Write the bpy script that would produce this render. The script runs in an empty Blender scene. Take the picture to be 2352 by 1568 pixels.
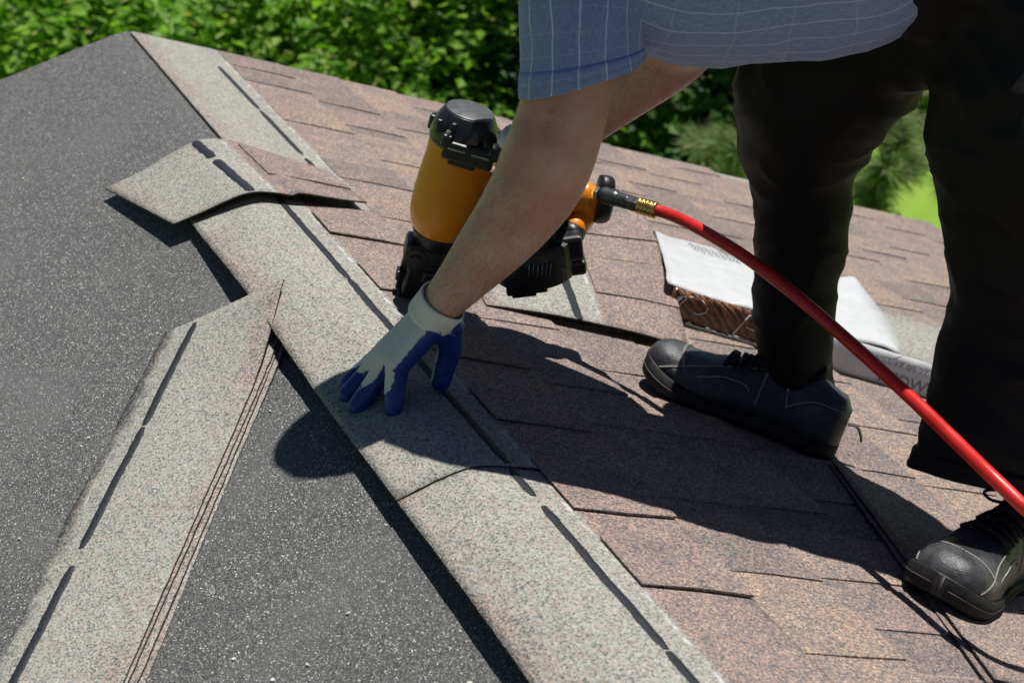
import bpy, bmesh, math, random
from mathutils import Vector, Matrix, Euler, noise
random.seed(7)
S = bpy.context.scene
COL = S.collection
R = math.radians

# ------------------------------------------------------------------ camera
CAM = Vector((-0.8138, -0.5349, 1.1098))
YAW, PIT, ROLL, FPX, W0, H0 = R(23.31), R(24.335), R(1.703), 4453.9, 2352.0, 1568.0
_f = Vector((math.sin(YAW) * math.cos(PIT), math.cos(YAW) * math.cos(PIT), -math.sin(PIT)))
_r = _f.cross(Vector((0, 0, 1))).normalized()
_u = _r.cross(_f)
_r, _u = _r * math.cos(ROLL) + _u * math.sin(ROLL), _u * math.cos(ROLL) - _r * math.sin(ROLL)
cam = bpy.data.cameras.new('camera')
cam.sensor_width = 36.0
cam.lens = FPX / W0 * 36.0
cam.clip_start, cam.clip_end = 0.05, 500
cam.dof.use_dof = True
cam.dof.focus_distance = 2.55
cam.dof.aperture_fstop = 8.0
camo = bpy.data.objects.new('camera', cam)
COL.objects.link(camo)
camo.matrix_world = Matrix(((_r.x, _u.x, -_f.x, CAM.x), (_r.y, _u.y, -_f.y, CAM.y), (_r.z, _u.z, -_f.z, CAM.z), (0, 0, 0, 1)))
S.camera = camo

# ------------------------------------------------------------------ light
SUN_DIR = Vector((0.235, 0.125, 1.0)).normalized()          # towards the sun
wld = bpy.data.worlds.new('World'); S.world = wld; wld.use_nodes = True
nt = wld.node_tree; nt.nodes.clear()
sky = nt.nodes.new('ShaderNodeTexSky'); sky.sky_type = 'NISHITA'; sky.sun_disc = False; sky.air_density = 0.7; sky.dust_density = 0.3; sky.altitude = 1200
sky.sun_elevation = math.asin(SUN_DIR.z); sky.sun_rotation = math.atan2(SUN_DIR.x, SUN_DIR.y)
bg = nt.nodes.new('ShaderNodeBackground'); bg.inputs[1].default_value = 0.05
wo = nt.nodes.new('ShaderNodeOutputWorld')
nt.links.new(sky.outputs[0], bg.inputs[0]); nt.links.new(bg.outputs[0], wo.inputs[0])
sl = bpy.data.lights.new('sun', 'SUN'); sl.energy = 5.0; sl.angle = R(0.55); sl.color = (1.0, 0.965, 0.91)
so = bpy.data.objects.new('sun', sl); COL.objects.link(so)
so.rotation_euler = SUN_DIR.to_track_quat('Z', 'Y').to_euler(); so.location = (0, 0, 6)
S.view_settings.view_transform = 'Standard'; S.view_settings.look = 'None'
S.view_settings.exposure = 0.2; S.view_settings.gamma = 1.0
S.render.engine = 'CYCLES'
S.cycles.use_denoising = True
S.cycles.max_bounces = 6; S.cycles.transparent_max_bounces = 8
S.cycles.sample_clamp_indirect = 6.0

# ------------------------------------------------------------------ geometry helpers
A = R(18.435)
CA, SA, TA = math.cos(A), math.sin(A), math.tan(A)
NR, NL = Vector((SA, 0, CA)), Vector((-SA, 0, CA))

def RS(s, y, h=0.0):                       # point on the right slope
    return Vector((s * CA, y, -s * SA)) + NR * h
def LS(s, y, h=0.0):                       # point on the left slope (s negative)
    return Vector((s * CA, y, s * SA)) + NL * h
def ray(x, y):
    return _f + _r * ((x - W0 / 2) / FPX) - _u * ((y - H0 / 2) / FPX)
def at(x, y, d):                           # point d metres away along the view axis
    return CAM + ray(x, y) * d
def hit(x, y, n, h=0.0):
    d = ray(x, y); t = (h - CAM.dot(n)) / d.dot(n)
    return CAM + d * t
def dep(p): return (p - CAM).dot(_f)

ORG = {}
def link(o, parent=None, origin=None):
    COL.objects.link(o)
    org = origin if origin is not None else (ORG[parent] if parent else Vector((0, 0, 0)))
    if parent: o.parent = parent
    ORG[o] = org
    o.location = org - (ORG[parent] if parent else Vector((0, 0, 0)))
    return o
def empty(name, loc, label=None, cat=None, group=None, kind=None):
    o = bpy.data.objects.new(name, None); o.empty_display_size = 0.05
    link(o, None, Vector(loc)); tag(o, label, cat, group, kind); return o
def tag(o, label=None, cat=None, group=None, kind=None):
    if label: o['label'] = label
    if cat: o['category'] = cat
    if group: o['group'] = group
    if kind: o['kind'] = kind
    return o
def mesh(name, vs, fs, mat, parent=None, smooth=False, origin=None, uvs=None, attrs=None, tone=.45):
    org = Vector(origin) if origin is not None else (ORG[parent] if parent else Vector((0, 0, 0)))
    me = bpy.data.meshes.new(name)
    me.from_pydata([Vector(v) - org for v in vs], [], fs)
    if smooth:
        me.polygons.foreach_set('use_smooth', [True] * len(me.polygons))
    if uvs:
        ul = me.uv_layers.new(name='UVMap')
        for l in me.loops: ul.data[l.index].uv = uvs[l.vertex_index]
    if attrs:
        for k, v in attrs.items():
            a = me.attributes.new(k, 'FLOAT', 'POINT'); a.data.foreach_set('value', v)
    me.update()
    if mat: me.materials.append(mat)
    o = bpy.data.objects.new(name, me); o.color = (tone, tone, tone, 1)
    return link(o, parent, org)

class G:                                   # collects verts and faces
    def __init__(s): s.v = []; s.f = []
    def add(s, vs, fs):
        b = len(s.v); s.v += [Vector(v) for v in vs]; s.f += [tuple(i + b for i in f) for f in fs]; return s
    def box(s, c, ax, ay, az, hx, hy, hz, bev=0.0):
        c = Vector(c); ax, ay, az = Vector(ax), Vector(ay), Vector(az)
        if bev <= 0:
            vs = [c + ax * (hx * i) + ay * (hy * j) + az * (hz * k) for k in (-1, 1) for j in (-1, 1) for i in (-1, 1)]
            return s.add(vs, [(0, 2, 3, 1), (4, 5, 7, 6), (0, 1, 5, 4), (2, 6, 7, 3), (0, 4, 6, 2), (1, 3, 7, 5)])
        b = min(bev, hx * .9, hy * .9, hz * .9)
        bm = bmesh.new(); bmesh.ops.create_cube(bm, size=2.0)
        for v in bm.verts: v.co = Vector((v.co.x * hx, v.co.y * hy, v.co.z * hz))
        bmesh.ops.bevel(bm, geom=bm.edges[:], offset=b, segments=2, profile=0.5, affect='EDGES')
        bm.verts.ensure_lookup_table()
        vs = [c + ax * v.co.x + ay * v.co.y + az * v.co.z for v in bm.verts]
        fs = [tuple(v.index for v in f.verts) for f in bm.faces]
        bm.free(); return s.add(vs, fs)
    def loft(s, rings, cap=True, closed=True):
        n = len(rings[0]); vs = [p for r in rings for p in r]; fs = []
        for i in range(len(rings) - 1):
            for j in range(n if closed else n - 1):
                k = (j + 1) % n
                fs.append((i * n + j, i * n + k, (i + 1) * n + k, (i + 1) * n + j))
        if cap:
            fs.append(tuple(range(n))[::-1]); fs.append(tuple(range((len(rings) - 1) * n, len(rings) * n)))
        return s.add(vs, fs)
    def tube(s, pts, rad, n=10, ref=None, cap=True, ratio=1.0):
        return s.loft(tube_rings(pts, rad, n, ref, ratio), cap)
    def obj(s, name, mat, parent=None, smooth=False, origin=None):
        return mesh(name, s.v, s.f, mat, parent, smooth, origin)

def tube_rings(pts, rad, n=10, ref=None, ratio=1.0):
    pts = [Vector(p) for p in pts]; m = len(pts)
    if not hasattr(rad, '__len__'): rad = [rad] * m
    tang = []
    for i in range(m):
        t = pts[min(i + 1, m - 1)] - pts[max(i - 1, 0)]
        tang.append(t.normalized())
    e = Vector(ref) if ref else (Vector((0, 0, 1)) if abs(tang[0].z) < .9 else Vector((1, 0, 0)))
    rings = []
    for i in range(m):
        t = tang[i]
        if ref: e = Vector(ref)
        e = (e - t * e.dot(t)).normalized(); g = t.cross(e)
        r = rad[i]; ra, rb = (r if hasattr(r, '__len__') else (r * ratio, r))
        rings.append([pts[i] + e * (math.cos(2 * math.pi * k / n) * ra) + g * (math.sin(2 * math.pi * k / n) * rb) for k in range(n)])
    return rings
def catmull(pts, k=8):
    """pts: tuples of floats -> densified tuples"""
    out = []; n = len(pts)
    for i in range(n - 1):
        p0, p1, p2, p3 = pts[max(i - 1, 0)], pts[i], pts[i + 1], pts[min(i + 2, n - 1)]
        for j in range(k):
            t = j / k
            out.append(tuple(0.5 * (2 * b + (c - a) * t + (2 * a - 5 * b + 4 * c - d) * t * t + (3 * b - a - 3 * c + d) * t ** 3) for a, b, c, d in zip(p0, p1, p2, p3)))
    out.append(tuple(pts[-1])); return out
def capsule(g, p, q, r0, r1, n=12):
    p, q = Vector(p), Vector(q); d = (q - p).normalized()
    pts, rs = [], []
    for a in (-80, -55, -25):
        pts.append(p + d * (r0 * math.sin(R(a)))); rs.append(r0 * math.cos(R(a)))
    pts += [p, q]; rs += [r0, r1]
    for a in (25, 55, 80):
        pts.append(q + d * (r1 * math.sin(R(a)))); rs.append(r1 * math.cos(R(a)))
    g.tube(pts, rs, n)
def remesh(g, voxel, smooth=4, fac=0.5):
    """union of closed shells as one continuous surface"""
    me = bpy.data.meshes.new('tmp'); me.from_pydata(g.v, [], g.f); me.update()
    bm = bmesh.new(); bm.from_mesh(me); bmesh.ops.recalc_face_normals(bm, faces=bm.faces[:]); bm.to_mesh(me); bm.free()
    o = bpy.data.objects.new('tmp', me); COL.objects.link(o)
    m = o.modifiers.new('r', 'REMESH'); m.mode = 'VOXEL'; m.voxel_size = voxel
    if smooth:
        m = o.modifiers.new('s', 'SMOOTH'); m.factor = fac; m.iterations = smooth
    dg = bpy.context.evaluated_depsgraph_get(); dg.update()
    em = bpy.data.meshes.new_from_object(o.evaluated_get(dg))
    vs = [v.co.copy() for v in em.vertices]; fs = [tuple(p.vertices) for p in em.polygons]
    bpy.data.objects.remove(o); bpy.data.meshes.remove(me); bpy.data.meshes.remove(em)
    return vs, fs

# ------------------------------------------------------------------ material helpers
class NT:
    def __init__(s, name):
        s.m = bpy.data.materials.new(name); s.m.use_nodes = True; s.t = s.m.node_tree; s.t.nodes.clear()
        s.out = s.n('ShaderNodeOutputMaterial'); s.b = s.n('ShaderNodeBsdfPrincipled'); s.l(s.b.outputs[0], s.out.inputs[0])
        s.tc = None
    def n(s, ty, **k):
        nd = s.t.nodes.new(ty)
        for a, v in k.items(): setattr(nd, a, v)
        return nd
    def l(s, a, b): s.t.links.new(a, b)
    def put(s, sock, v):
        if isinstance(v, bpy.types.NodeSocket): s.l(v, sock)
        else: sock.default_value = v
    def obj(s):
        if not s.tc: s.tc = s.n('ShaderNodeTexCoord')
        return s.tc.outputs['Object']
    def math(s, op, a, b=None, c=None, clamp=False):
        nd = s.n('ShaderNodeMath', operation=op); nd.use_clamp = clamp
        for i, v in enumerate((a, b, c)):
            if v is not None: s.put(nd.inputs[i], v)
        return nd.outputs[0]
    def noise(s, scale, detail=3.0, rough=0.55, vec=None, dist=0.0):
        nd = s.n('ShaderNodeTexNoise'); nd.inputs['Scale'].default_value = scale; nd.inputs['Detail'].default_value = detail
        nd.inputs['Roughness'].default_value = rough; nd.inputs['Distortion'].default_value = dist
        s.l(vec or s.obj(), nd.inputs['Vector']); return nd.outputs['Fac']
    def voro(s, scale, out='Color', vec=None, feature='F1'):
        nd = s.n('ShaderNodeTexVoronoi', feature=feature); nd.inputs['Scale'].default_value = scale
        s.l(vec or s.obj(), nd.inputs['Vector']); return nd.outputs[out]
    def ramp(s, fac, stops, interp='LINEAR'):
        nd = s.n('ShaderNodeValToRGB'); r = nd.color_ramp; r.interpolation = interp
        while len(r.elements) < len(stops): r.elements.new(0.5)
        for e, (p, c) in zip(r.elements, stops):
            e.position = p; e.color = (*c, 1) if len(c) == 3 else c
        s.put(nd.inputs[0], fac); return nd.outputs[0]
    def mix(s, fac, a, b, blend='MIX'):
        nd = s.n('ShaderNodeMix', data_type='RGBA', blend_type=blend)
        for i, v in ((0, fac), (6, a), (7, b)):
            if isinstance(v, (tuple, list)) and len(v) == 3: v = (*v, 1)
            s.put(nd.inputs[i], v)
        return nd.outputs[2]
    def sep(s, v):
        nd = s.n('ShaderNodeSeparateXYZ'); s.l(v, nd.inputs[0]); return nd.outputs
    def attr(s, name):
        nd = s.n('ShaderNodeAttribute', attribute_name=name); return nd.outputs['Fac']
    def step(s, v, lo, hi):
        nd = s.n('ShaderNodeMapRange'); nd.interpolation_type = 'SMOOTHSTEP'
        s.put(nd.inputs[0], v); nd.inputs[1].default_value = lo; nd.inputs[2].default_value = hi; return nd.outputs[0]
    def bump(s, h, strength, dist):
        nd = s.n('ShaderNodeBump'); nd.inputs['Strength'].default_value = strength; nd.inputs['Distance'].default_value = dist
        s.put(nd.inputs['Height'], h); s.l(nd.outputs[0], s.b.inputs['Normal'])
    def set(s, **k):
        for a, v in k.items():
            key = {'color': 'Base Color', 'rough': 'Roughness', 'metal': 'Metallic', 'spec': 'Specular IOR Level', 'coat': 'Coat Weight', 'sss': 'Subsurface Weight', 'sheen': 'Sheen Weight'}[a]
            if isinstance(v, tuple) and len(v) == 3: v = (*v, 1)
            s.put(s.b.inputs[key], v)
        return s

PALE = [(0.0, (.06, .065, .065)), (.15, (.15, .155, .145)), (.40, (.28, .285, .26)), (.70, (.38, .385, .35)), (.82, (.37, .30, .25)), (.87, (.30, .18, .145)), (.91, (.40, .40, .37)), (1.0, (.60, .61, .59))]
BROWN = [(0.0, (.052, .055, .062)), (.20, (.105, .103, .108)), (.40, (.175, .157, .152)), (.56, (.23, .192, .182)), (.69, (.285, .19, .172)), (.80, (.34, .255, .205)), (.91, (.45, .345, .25)), (1.0, (.48, .455, .44))]

def granules(k, scale=430.0):
    """random value per granule and height"""
    nd = k.n('ShaderNodeTexVoronoi', feature='F1'); nd.inputs['Scale'].default_value = scale
    wob = k.n('ShaderNodeVectorMath', operation='ADD')
    k.l(k.obj(), wob.inputs[0])
    oi = k.n('ShaderNodeObjectInfo')
    sc = k.n('ShaderNodeVectorMath', operation='SCALE'); sc.inputs[0].default_value = (3.1, 1.7, 2.3); k.l(oi.outputs['Random'], sc.inputs['Scale'])
    k.l(sc.outputs[0], wob.inputs[1]); k.l(wob.outputs[0], nd.inputs['Vector'])
    tn = k.n('ShaderNodeSeparateColor'); k.l(oi.outputs['Color'], tn.inputs[0])
    s3 = k.sep(nd.outputs['Color'])
    return s3[0], s3[1], nd.outputs['Distance'], tn.outputs[0], wob.outputs[0]

def mat_shingle(name='shingle granules', whole_brown=False, fade=False):
    k = NT(name)
    g1, g2, dist, rnd, vec = granules(k)
    # the tone of the exposed face drifts between red brown, tan and dusky grey brown
    big = k.noise(5.5, 2.0, .6, vec); big2 = k.noise(22.0, 2.0, .6, vec)
    tone = k.math('ADD', k.math('MULTIPLY', rnd, .75), k.math('MULTIPLY', k.math('SUBTRACT', big, .5), 1.1))
    tonecol = k.ramp(tone, [(0.05, (.86, .87, .90)), (.28, (1.07, 1.0, .99)), (.5, (1.10, 1.08, 1.05)), (.7, (1.26, 1.17, 1.03)), (.95, (.98, .97, .97))])
    val = k.math('ADD', k.math('MULTIPLY', g1, .8), k.math('MULTIPLY', big2, .22))
    brown = k.mix(1.0, k.ramp(val, BROWN), tonecol, 'MULTIPLY')
    if whole_brown:
        col = brown
    else:
        tt = k.math('ADD', k.attr('tt'), k.math('MULTIPLY', k.math('SUBTRACT', k.noise(60.0, 3.0, .7, vec), .5), .012))
        pale = k.ramp(k.math('ADD', k.math('MULTIPLY', g1, .86), k.math('MULTIPLY', k.noise(9.0, 2.0, .5, vec), .14)), PALE)
        isb = k.step(tt, .186, .199)
        edge = k.math('MULTIPLY', k.math('SUBTRACT', 1.0, k.step(tt, .004, .055)), k.step(k.noise(4.0, 2.0, .6, vec), .34, .56))
        col = k.mix(k.math('MULTIPLY', edge, k.step(g2, .25, .6)), pale, brown)
        # powdery white line along the change of colour
        line = k.math('MULTIPLY', k.math('SUBTRACT', 1.0, k.step(k.math('ABSOLUTE', k.math('SUBTRACT', tt, .186)), .001, .0045)), k.step(k.noise(38.0, 3.0, .7, vec), .48, .62))
        col = k.mix(isb, col, brown)
        col = k.mix(k.math('MULTIPLY', line, .7), col, (.55, .56, .57))
        if fade:
            fe = k.step(k.math('ADD', tt, k.math('MULTIPLY', k.math('SUBTRACT', k.noise(14.0, 4.0, .7, vec), .5), .06)), .172, .202)
            col = k.mix(fe, col, k.ramp(g1, [(0, (.03, .03, .03)), (.7, (.085, .085, .082)), (1, (.22, .22, .21))]))
    k.set(color=col, rough=.92, spec=.25)
    k.bump(dist, .55, .0016)
    return k.m

def mat_felt():
    k = NT('granular underlayment')
    g1, g2, dist, rnd, vec = granules(k, 640.0)
    base = k.ramp(g1, [(0.0, (.022, .023, .024)), (.30, (.058, .059, .058)), (.62, (.098, .099, .095)), (.85, (.15, .15, .145)), (.945, (.23, .23, .22)), (.982, (.46, .46, .45)), (1.0, (.80, .80, .78))])  # palest stops paint sparkling glints into the colour, on top of pale sand grains
    dust = k.math('MULTIPLY', k.step(k.noise(3.2, 4.0, .62, None, .6), .45, .70), .45)
    base = k.mix(dust, base, (.13, .13, .128))
    scuff = k.math('MULTIPLY', k.step(k.noise(13.0, 5.0, .72, None, 1.2), .645, .74), .5)
    base = k.mix(scuff, base, (.30, .30, .29))
    k.set(color=base, rough=k.ramp(g2, [(0, (.75,) * 3), (.85, (.7,) * 3), (1, (.28,) * 3)]), spec=.5)
    k.bump(dist, .7, .002)
    return k.m
def mat_plain(name, col, rough=.5, metal=0.0, spec=.5, nscale=60., namt=.15, bump=0.0, bscale=200., coat=0.0):
    k = NT(name); n = k.noise(nscale, 4.0, .6)
    lo = tuple(c * (1 - namt) for c in col); hi = tuple(min(1, c * (1 + namt)) for c in col)
    k.set(color=k.ramp(n, [(.3, lo), (.7, hi)]), metal=metal, spec=spec, coat=coat)
    k.set(rough=k.ramp(k.noise(nscale * 1.7, 3.0), [(.3, (max(0, rough - .07),) * 3), (.7, (min(1, rough + .07),) * 3)]))
    if bump: k.bump(k.noise(bscale, 3.0), bump, .002)
    return k.m

M = {}
M['shingle'] = mat_shingle()
M['tab'] = mat_shingle('shingle tab granules', True)
M['stack'] = mat_shingle('dusty shingle granules', fade=True)
M['felt'] = mat_felt()
M['tar'] = mat_plain('black sealant', (.016, .018, .025), .5, 0, .35, 300, .5, .8, 400)
M['asphalt_edge'] = mat_plain('cut asphalt edge', (.03, .027, .025), .8, 0, .3, 200, .4)
M['deck'] = mat_plain('plywood', (.36, .25, .14), .8, 0, .3, 8, .2)
M['siding'] = mat_plain('painted siding', (.62, .60, .55), .7, 0, .3, 5, .06)
M['amber'] = mat_plain('amber enamel', (.76, .235, .006), .34, 0, .4, 12, .05, coat=.1)
M['black_plastic'] = mat_plain('black plastic', (.012, .012, .013), .38, 0, .45, 80, .3, .15, 500)
M['black_gloss'] = mat_plain('black cap', (.014, .015, .016), .26, 0, .5, 40, .2)
M['grey_plate'] = mat_plain('grey cap plate', (.11, .115, .12), .38, .3, .5, 60, .2)
M['steel'] = mat_plain('steel', (.30, .31, .33), .34, .9, .5, 80, .2)
M['dark_steel'] = mat_plain('dark steel', (.07, .075, .08), .38, .7, .5, 80, .3)
M['brass'] = mat_plain('brass', (.62, .42, .14), .28, .95, .5, 60, .15)
M['hose'] = mat_plain('red rubber hose', (.56, .018, .014), .36, 0, .45, 14, .25, .1, 300)
M['wrap_white'] = mat_plain('white wrapper', (.54, .55, .56), .38, 0, .5, 25, .05, .7, 45)
M['ink'] = mat_plain('grey print', (.16, .17, .22), .6, 0, .3)
M['ink_white'] = mat_plain('white print', (.72, .72, .70), .6, 0, .3, 60, .2)
M['torn'] = mat_plain('torn brown film', (.20, .085, .04), .5, 0, .4, 40, .4)

# ------------------------------------------------------------------ the roof
roof = empty('roof', (0, 0, 0), kind='structure')
YR, YN, SR, SLF = 3.437, -1.2, 2.55, 2.6      # rake, near end, slope lengths
g = G()
for sgn, fn, ln in ((1, RS, SR), (-1, LS, SLF)):
    q = [fn(0, YN, -.004), fn(sgn * ln, YN, -.004), fn(sgn * ln, YR - .01, -.004), fn(0, YR - .01, -.004)]
    w = [p - Vector((0, 0, .05)) for p in q]
    g.add(q + w, [(0, 1, 2, 3), (7, 6, 5, 4), (0, 4, 5, 1), (1, 5, 6, 2), (2, 6, 7, 3)])
g.obj('roof_deck', M['deck'], roof)
g = G()
for sgn, ln in ((1, SR), (-1, SLF)):
    xe, ze = sgn * (ln - .4) * CA, -(ln - .4) * SA - .06
    g.add([(0, YR - .3, -.06), (xe, YR - .3, ze), (xe, YR - .3, -4.5), (0, YR - .3, -4.5), (0, YN + .3, -.06), (xe, YN + .3, ze), (xe, YN + .3, -4.5), (0, YN + .3, -4.5)],
          [(0, 1, 2, 3), (4, 7, 6, 5), (1, 5, 6, 2)])
g.obj('gable_wall', M['siding'], roof)
g = G()
for sgn, fn, ln in ((1, RS, SR), (-1, LS, SLF)):
    q = [fn(0, YR - .012, -.008), fn(sgn * ln, YR - .012, -.008), fn(sgn * ln, YR - .012, -.008) - Vector((0, 0, .14)), fn(0, YR - .012, -.008) - Vector((0, 0, .14))]
    g.add(q + [p + Vector((0, -.022, 0)) for p in q], [(0, 1, 2, 3), (7, 6, 5, 4), (0, 4, 5, 1), (2, 6, 7, 3)])
g.obj('rake_board', M['siding'], roof)

# underlayment sheet on the left slope, lapped over the ridge
vs, fs = [], []
NY, NS = 150, 70
for j in range(NY + 1):
    y = YN + (YR + .012 - YN) * j / NY
    for i in range(NS + 1):
        s = .035 - (SLF + .035) * i / NS
        w = .0035 * noise.noise(Vector((s * 2.3, y * 2.3, 0))) + .0012 * noise.noise(Vector((s * 9, y * 9, 4)))
        x = s * CA
        e = .014
        z = -TA * (math.sqrt(x * x + e * e) - e * (.8 if s < 0 else 1.0)) - .0005
        p = Vector((x, y, z)) + NL * (max(-.0015, w + .0015) if s < -.02 else 0.0)
        if j == NY: p.y += .006 * noise.noise(Vector((s * 14, 0, 2)))
        vs.append(p)
for j in range(NY):
    for i in range(NS):
        a = j * (NS + 1) + i
        fs.append((a, a + NS + 1, a + NS + 2, a + 1))
mesh('underlayment', vs, fs, M['felt'], roof, True)

# --- shingle courses on the right slope
EXP, TOT, TH, MSL = .143, .337, .003, .021
plates = {}
def plate_mesh(ln):
    key = round(ln, 2)
    if key in plates: return plates[key]
    nx, ny = 3, 5
    xs = [0, .1, .194, TOT]; vs, tt = [], []
    rnd = random.Random(int(key * 1000))
    for top in (1, 0):
        for j in range(ny + 1):
            for i in range(nx + 1):
                jig = rnd.uniform(-.0012, .0012) if i == nx else 0
                vs.append((xs[i] + jig, key * j / ny, TH if top else 0)); tt.append(xs[i])
    n = (nx + 1) * (ny + 1); fs = []
    for j in range(ny):
        for i in range(nx):
            a = j * (nx + 1) + i
            fs.append((a, a + 1, a + nx + 2, a + nx + 1)); fs.append((n + a, n + a + nx + 1, n + a + nx + 2, n + a + 1))
        a = j * (nx + 1); b = a + nx
        fs.append((a, a + nx + 1, n + a + nx + 1, n + a)); fs.append((b, n + b, n + b + nx + 1, b + nx + 1))
    for i in range(nx):
        fs.append((i, n + i, n + i + 1, i + 1)); a = ny * (nx + 1) + i; fs.append((a, a + 1, n + a + 1, n + a))
    me = bpy.data.meshes.new('shingle'); me.from_pydata(vs, [], fs)
    at_ = me.attributes.new('tt', 'FLOAT', 'POINT'); at_.data.foreach_set('value', tt)
    me.materials.append(M['shingle']); me.update(); plates[key] = me; return me
tabs = {}
def tab_mesh(w, v):
    key = (round(w, 2), v)
    if key in tabs: return tabs[key]
    w = key[0]; rnd = random.Random(int(w * 977) + v)
    x0, x1 = .190, TOT + .0008; tp = rnd.uniform(-.006, .006)
    n = 4; lo, hi = [], []
    # a slightly tapered tooth with softly irregular sides, thickness 2.8 mm
    prof = [(x0, 0.0), ((x0 + x1) / 2, rnd.uniform(-.001, .001)), (x1, tp), (x1, w * .5 + rnd.uniform(-.002, .002)), (x1, w - tp), ((x0 + x1) / 2, w + rnd.uniform(-.001, .001)), (x0, w)]
    m = len(prof); vs = []
    for z in (TH - .0006, TH + .0024):
        for (x, y) in prof: vs.append((x + (rnd.uniform(-.0008, .0008) if x == x1 else 0), y, z if x > x0 + .001 else min(z, TH + .0012)))
    fs = [tuple(range(m))[::-1], tuple(range(m, 2 * m))] + [(i, (i + 1) % m, m + (i + 1) % m, m + i) for i in range(m)]
    me = bpy.data.meshes.new('tab'); me.from_pydata(vs, [], fs); me.materials.append(M['tab']); me.update(); tabs[key] = me; return me
def slope_matrix(s0, y0, h=.002, tilt=MSL):
    m = Matrix.Rotation(A - math.atan(tilt), 4, 'Y'); m.translation = RS(s0, y0, h); return m
# measured near sides of the raised tabs (course, distance along the ridge)
SEEN = {0: [2.205, 1.962, 1.72, 1.511, 1.266, 1.085], 1: [3.198, 2.921, 2.576, 2.37, 1.923, 1.686, 1.556, 1.34, 1.151, .967],
        2: [3.158, 3.0, 2.77, 2.33, 1.783, 1.566, 1.353, 1.162, 1.043], 3: [3.08, 2.62, 1.405, 1.2], 4: [3.2, 2.9, 2.5, 1.545, 1.331], 5: [2.73, 1.935, 1.736, 1.525],
        6: [2.976, 2.736, 1.802], 7: [3.245, 3.09, 2.788], 8: [3.229, 2.94], 9: [2.756, 2.5], 10: [2.864, 2.594], 11: [2.96, 2.763], 12: [3.306, 3.05], 13: [3.263, 2.9]}
JOINT = {1: 2.30, 2: 1.95, 3: 1.60, 4: 2.28, 5: 2.05, 6: 1.75, 7: 2.45, 8: 2.1, 9: 1.8, 10: 2.4, 11: 2.15, 12: 1.7, 13: 2.35, 14: 2.0, 15: 1.8}
TONE = random.Random(77)
def put(o, parent, mw, pm):
    o.color = (TONE.random(), 0, 0, 1)
    COL.objects.link(o); o.parent = parent; ORG[o] = mw.translation.copy()
    o.matrix_local = pm.inverted() @ mw
def lay_tabs(sh, mw, k, ya, yb, rnd):
    seen = sorted(y for y in SEEN.get(k, []) if ya + .01 < y < yb - .03)
    lo = min(seen) if seen else yb
    ys = list(seen); y = ya + rnd.uniform(.0, .1)
    cand = []
    while y < yb - .06:
        cand.append(y); y += rnd.uniform(.17, .30)
    for c in cand:
        if all(abs(c - q) > .15 for q in seen): ys.append(c)
    ys.sort()
    for i, y in enumerate(ys):
        nxt = ys[i + 1] if i + 1 < len(ys) else yb
        w = min(rnd.uniform(.09, .17), nxt - y - .012, yb - y - .002)
        if w < .03: continue
        t = bpy.data.objects.new('tab', tab_mesh(w, rnd.randint(0, 2)))
        put(t, sh, mw @ Matrix.Translation((0, y - ya, 0)), mw)
def sealant(parent, fn, segs, t0, width=.0078, h=.0016):
    """raised dashes of sealant; fn(t, y, h) gives the surface point"""
    for (ya, yb) in segs:
        n = max(6, int(abs(yb - ya) / .008)); rows = []
        for i in range(n + 1):
            y = ya + (yb - ya) * i / n
            e = min(1.0, .55 + min(i, n - i) * .25)
            a = width * e * (1 + .22 * noise.noise(Vector((y * 60, t0 * 7, 1)))); b = width * e * (1 + .22 * noise.noise(Vector((y * 60, 5, t0))))
            c = .0015 * noise.noise(Vector((y * 14, 9, 0)))
            rows.append([fn(t0 + c - a, y, -.0004), fn(t0 + c - a * .6, y, h), fn(t0 + c + b * .6, y, h * .9), fn(t0 + c + b, y, -.0004)])
        gg = G().loft(rows, cap=False, closed=False)
        gg.obj('sealant_strip', M['tar'], parent, True, origin=ORG[parent])
rootm = Matrix.Identity(4)
for k in range(1, 15):
    s0 = k * EXP - EXP; rnd = random.Random(100 + k)
    yj = JOINT[k]; ys = [yj - 2, yj - 1, yj, yj + 1, yj + 2]
    for ya, yb in zip(ys[:-1], ys[1:]):
        a, b = max(ya, .35), min(yb, YR + rnd.uniform(.0, .018))
        if b - a < .08: continue
        b -= .0025
        mw = slope_matrix(s0, a, .002 + rnd.uniform(0, .0004))
        sh = bpy.data.objects.new('shingle', plate_mesh(b - a)); put(sh, roof, mw, rootm)
        lay_tabs(sh, mw, k, a, b, rnd)
        if k == 1 and b > 2.4:
            def fn(t, y, h, mw=mw, a=a): return mw @ Vector((t, y - a, TH + h))
            ORGs = mw.translation.copy()
            segs = [(y0, y1) for y0, y1 in ((2.22, 2.30), (2.36, 2.50), (2.52, 2.66), (2.68, 2.955), (2.965, 3.27), (3.29, 3.42)) if y0 >= a and y1 <= b]
            for y0, y1 in segs:
                vs_ = []; n = 30; rows = []
                for i in range(n + 1):
                    y = y0 + (y1 - y0) * i / n; e = min(1, .3 + min(i, n - i) * .3); wd = .0070 * e * (1 + .2 * noise.noise(Vector((y * 50, 3, 1))))
                    rows.append([Vector((.153 - wd, y - a, TH - .0003)), Vector((.153 - wd * .6, y - a, TH + .001)), Vector((.153 + wd * .6, y - a, TH + .001)), Vector((.153 + wd, y - a, TH - .0003))])
                gg = G().loft(rows, cap=False, closed=False)
                me = bpy.data.meshes.new('sealant_strip'); me.from_pydata(gg.v, [], gg.f); me.materials.append(M['tar'])
                o = bpy.data.objects.new('sealant_strip', me); put(o, sh, mw, mw)

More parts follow.
